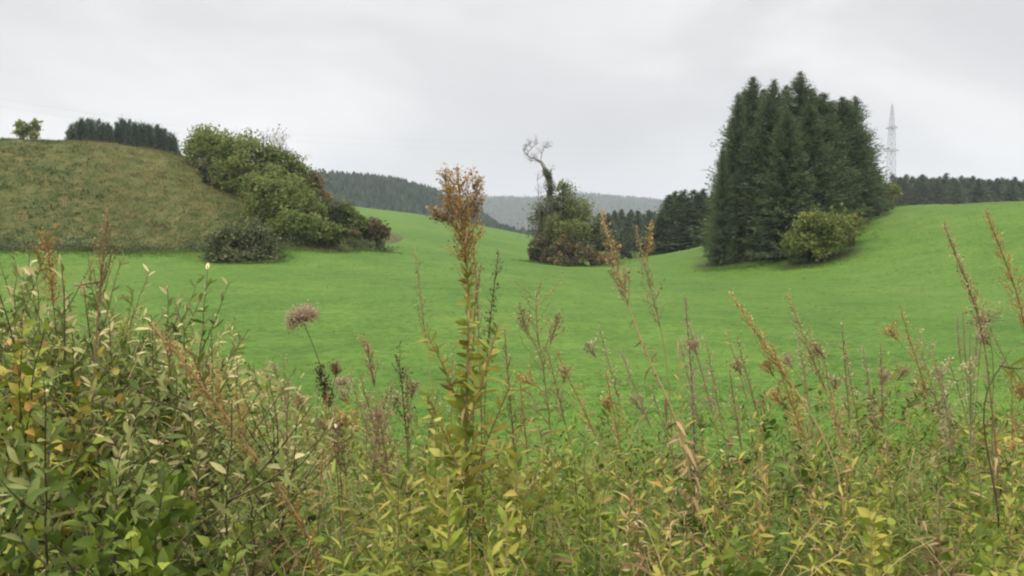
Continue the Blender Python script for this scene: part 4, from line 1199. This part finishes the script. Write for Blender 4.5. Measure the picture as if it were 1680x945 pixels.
# the uncountable tangle under and between them
def tangle():
    mb = {k: MB() for k in ('weed_green', 'willow', 'dry', 'stem_straw')}
    n = 7800
    y = 1.55 + 4.3 * RNG.random(n) ** .85
    x = (RNG.random(n) * 2 - 1) * (y * .72 + 1.1)
    nz = fbm(x * 1.3 + 5, y * 1.3, 3)
    top = 1.01 + .13 * nz * 2 +   .40 * sst(-.5, -1.7, x) + .09 * sst(.6, 1.6, x)
    top = top - .85 * sst(4.4, 6.0, y)
    g = hgt(x, y)
    f = RNG.random(n) ** .45
    z = g + (top - g) * f
    hue = fbm(x * .9 + 50, y * .9 + 20, 3)
    for i in range(n):
        if y[i] < 2.7 and fbm(x[i] * 2.2 + 9, y[i] * 2.2, 2) + .25 * RNG.normal() > .12: continue      # hollows between the herbs
        L = .10 + .16 * RNG.random()
        d = np.array([RNG.normal() * .45, RNG.normal() * .45, .8]); d /= np.linalg.norm(d)
        p0 = np.array([x[i], y[i], z[i] - L])
        q = np.linspace(0, 1, 6)[:, None]
        path = p0 + d * q * L + RNG.normal(size=3) * .03 * q ** 2
        r = RNG.random()
        k = 'willow' if (x[i] < -.55 and r < .65) or r < .16 else ('dry' if r > .92 else 'weed_green')
        tpl = [LANCE, NARROW, BROAD, NARROW][RNG.integers(0, 4)] if k != 'dry' else CURLED
        c = np.clip(.44 + .75 * hue[i] + RNG.normal() * .14, .05, .85) if k != 'dry' else .5
        m = RNG.integers(9, 16)
        add_leaves(mb[k], path, int(m), .1, 1.0, (.036 + .030 * RNG.random()) * (1.0 if tpl is not BROAD else .8), tpl, (c - .22, c + .22), RNG, el=.95, jitter=.8)
        mb['stem_straw'].tube(path[::2], [.0018, .0014, .001], 3, RNG.random())
    # dry grass blades and long thin stalks arching through
    m = 900
    y2 = 1.7 + 3.6 * RNG.random(m); x2 = (RNG.random(m) * 2 - 1) * (y2 * .72 + .9)
    for i in range(m):
        b = np.array([x2[i], y2[i], .35 + .4 * RNG.random() - .5 * float(sst(4, 5.5, y2[i]))]); L = .3 + .35 * RNG.random()
        az = RNG.random() * 6.28; q = np.linspace(0, 1, 7)[:, None]
        path = b + np.array([math.cos(az), math.sin(az), 0]) * (.5 * L * q ** 2) + np.array([0, 0, 1]) * L * (q - .35 * q ** 2)
        mb['stem_straw'].tube(path, np.linspace(.0018, .0006, 7), 3, .3 + .7 * RNG.random())
    labs = {'weed_green': ('undergrowth', 'tangled green and yellowing leaves filling the verge in the foreground'), 'willow': ('undergrowth', 'grey-green narrow leaves scattered through the foreground tangle'),
            'dry': ('undergrowth', 'curled dry leaves scattered through the foreground tangle'), 'stem_straw': ('dry_stalks', 'thin straw-coloured stalks and grass blades in the foreground tangle')}
    for k, b in mb.items():
        o = b.build(labs[k][0], M[k]); tag(o, labs[k][1], 'undergrowth', kind='stuff')


tangle()

# long rough grass along the foot of trees and shrubs
def rough_grass():
    P = []
    def band(pts, D0, n, sp):
        pts = np.asarray(pts, float); u = RNG.random(n) * (len(pts) - 1)
        px = np.interp(u, np.arange(len(pts)), pts[:, 0]); D = np.interp(u, np.arange(len(pts)), pts[:, 1])
        x = (px - 840) / FPX * D + RNG.normal(size=n) * sp; y = D + RNG.normal(size=n) * sp
        P.append(np.stack([x, y], 1))
    band([(1150, 90), (1200, 89), (1260, 87), (1300, 82), (1350, 81), (1400, 85), (1430, 108), (1450, 118)], 0, 1500, .9)
    band([(860, 117), (900, 115), (950, 114), (1000, 115), (1060, 138)], 0, 1100, 1.1)
    band([(345, 73), (400, 71.5), (450, 73), (470, 78)], 0, 500, .6)
    band([(470, 80), (520, 84), (570, 88), (640, 95)], 0, 900, 1.0)
    band([(-60, 77.5), (100, 77.5), (250, 77), (380, 77.5)], 0, 1800, 1.6)
    band([(1420, 120), (1500, 126), (1680, 130)], 0, 500, 1.5)
    P = np.concatenate(P); n = len(P); x, y = P[:, 0], P[:, 1]
    z = hgt(x, y); mb = MB()
    for b in range(5):
        az = RNG.random(n) * 2 * PI; el = .6 + .8 * RNG.random(n)
        ax = np.stack([np.cos(az) * np.cos(el), np.sin(az) * np.cos(el), np.sin(el)], 1)
        sz = .16 + .24 * RNG.random(n)
        Q = np.stack([x + RNG.normal(size=n) * .12, y + RNG.normal(size=n) * .12, z - .03], 1)
        mb.inst(*BLADE, Q, frames(ax), np.stack([sz * .8, sz, sz], 1), np.clip(.45 + .8 * fbm(x / 3, y / 3, 2) + .4 * RNG.random(n), 0, 1))
    o = mb.build('rough_grass', M['grass'])
    tag(o, 'longer rough grass along the foot of the trees, shrubs and embankment', 'grass', kind='stuff')


rough_grass()


def foot_weeds():
    mb = MB()
    for i in range(130):
        px = RNG.uniform(-80, 640); D = np.interp(px, [-80, 380, 470, 640], [78.6, 78.2, 82, 94]) + RNG.normal() * .8
        x0 = (px - 840) / FPX * D; hh = .25 + .9 * RNG.random() ** 2.2; m = int(60 + 90 * hh)
        z0 = max(float(hgt(x0, D)), float(mound_h(x0, D)))
        q = RNG.random(m) ** .8
        P = np.stack([x0 + RNG.normal(size=m) * (.35 + .35 * hh), D + RNG.normal(size=m) * .35, z0 + q * hh], 1)
        A = runit(m) + np.array([0, 0, .5])
        sz = .13 * (.6 + .8 * RNG.random(m))
        mb.inst(*DIAMOND, P, frames(A, runit(m) + np.array([0, 0, 1.0])), np.stack([sz * .7, sz * 1.3, sz], 1), np.clip(.42 + .25 * RNG.normal() + .2 * RNG.random(m), 0, 1))
    o = mb.build('undergrowth', M['shrub_dark'])
    tag(o, 'dark green nettles and weeds straggling along the foot of the embankment', 'undergrowth', kind='stuff')


foot_weeds()

# ------------------------------------------------------------------ haze
hz = MB()
c = np.array([(x, y, z) for x in (-4600, 4600) for y in (-60, 5200) for z in (-12, 190)], float)
me = mesh_from('haze', c, np.array([(0, 1, 3, 2), (4, 6, 7, 5), (0, 4, 5, 1), (2, 3, 7, 6), (0, 2, 6, 4), (1, 5, 7, 3)]))
m, nt = nodes_of('haze')
o_ = nt.nodes.new('ShaderNodeOutputMaterial'); v = nt.nodes.new('ShaderNodeVolumePrincipled')
v.inputs['Color'].default_value = (.86, .92, 1.0, 1); v.inputs['Density'].default_value = .00021
v.inputs['Anisotropy'].default_value = 0.0
nt.links.new(v.outputs[0], o_.inputs['Volume']); me.materials.append(m)
hb = link('haze', me, kind='stuff'); hb['label'] = 'thin pale haze in the air over the valley'; hb['category'] = 'haze'

# ------------------------------------------------------------------ light
SUN_EL, SUN_AZ = math.radians(52), math.radians(-150)     # behind the camera, to the left
w = bpy.data.worlds.new('World'); scene.world = w; w.use_nodes = True
nt = w.node_tree; nt.nodes.clear(); N = nt.nodes; L = nt.links
out = N.new('ShaderNodeOutputWorld'); bg = N.new('ShaderNodeBackground'); bg.inputs['Strength'].default_value = .1
sky = N.new('ShaderNodeTexSky'); sky.sky_type = 'NISHITA'; sky.sun_disc = False
sky.sun_elevation = SUN_EL; sky.sun_rotation = SUN_AZ
tc = N.new('ShaderNodeTexCoord')
mp = N.new('ShaderNodeMapping'); mp.inputs['Scale'].default_value = (1.0, 1.0, 2.3)
L.new(tc.outputs['Generated'], mp.inputs['Vector'])
n1 = N.new('ShaderNodeTexNoise'); n1.inputs['Scale'].default_value = 2.6; n1.inputs['Detail'].default_value = 4; n1.inputs['Roughness'].default_value = .5
n1.inputs['Distortion'].default_value = .4
L.new(mp.outputs[0], n1.inputs['Vector'])
cl = ramp(nt, [(.30, (.66, .66, .668)), (.46, (.745, .745, .75)), (.57, (.86, .858, .857)), (.70, (.97, .965, .955))])
L.new(n1.outputs['Fac'], cl.inputs[0])
sep = N.new('ShaderNodeSeparateXYZ'); L.new(tc.outputs['Generated'], sep.inputs[0])
el = N.new('ShaderNodeMapRange'); el.inputs['From Min'].default_value = .26; el.inputs['From Max'].default_value = .95
el.inputs['To Min'].default_value = 8.15; el.inputs['To Max'].default_value = 29.0; el.interpolation_type = 'SMOOTHSTEP'
L.new(sep.outputs['Z'], el.inputs['Value'])
sc = N.new('ShaderNodeVectorMath'); sc.operation = 'SCALE'; L.new(cl.outputs[0], sc.inputs[0]); L.new(el.outputs[0], sc.inputs['Scale'])
mix = N.new('ShaderNodeMix'); mix.data_type = 'RGBA'; mix.inputs[0].default_value = .98
L.new(sky.outputs[0], mix.inputs[6]); L.new(sc.outputs[0], mix.inputs[7])
L.new(mix.outputs[2], bg.inputs['Color']); L.new(bg.outputs[0], out.inputs['Surface'])

sd = bpy.data.lights.new('sun', 'SUN'); sd.energy = 1.5; sd.angle = math.radians(24); sd.color = (1, .93, .80)
so = bpy.data.objects.new('sun', sd); COL.objects.link(so)
dirv = Vector((math.sin(SUN_AZ) * math.cos(SUN_EL), math.cos(SUN_AZ) * math.cos(SUN_EL), math.sin(SUN_EL)))
so.rotation_euler = dirv.to_track_quat('Z', 'Y').to_euler(); so.location = (0, -10, 40)

# ------------------------------------------------------------------ render settings
vs = scene.view_settings
vs.view_transform = 'Standard'; vs.look = 'None'; vs.gamma = 1.0; vs.exposure = 0.36; vs.use_curve_mapping = False
scene.render.engine = 'CYCLES'
cy = scene.cycles
cy.max_bounces = 5; cy.diffuse_bounces = 3; cy.glossy_bounces = 1; cy.transmission_bounces = 3; cy.volume_bounces = 0; cy.transparent_max_bounces = 4
cy.use_denoising = True
try:
    cy.denoiser = 'OPENIMAGEDENOISE'
except Exception:
    pass
cy.pixel_filter_type = 'BLACKMAN_HARRIS'; cy.filter_width = 2.2
scene.render.film_transparent = False
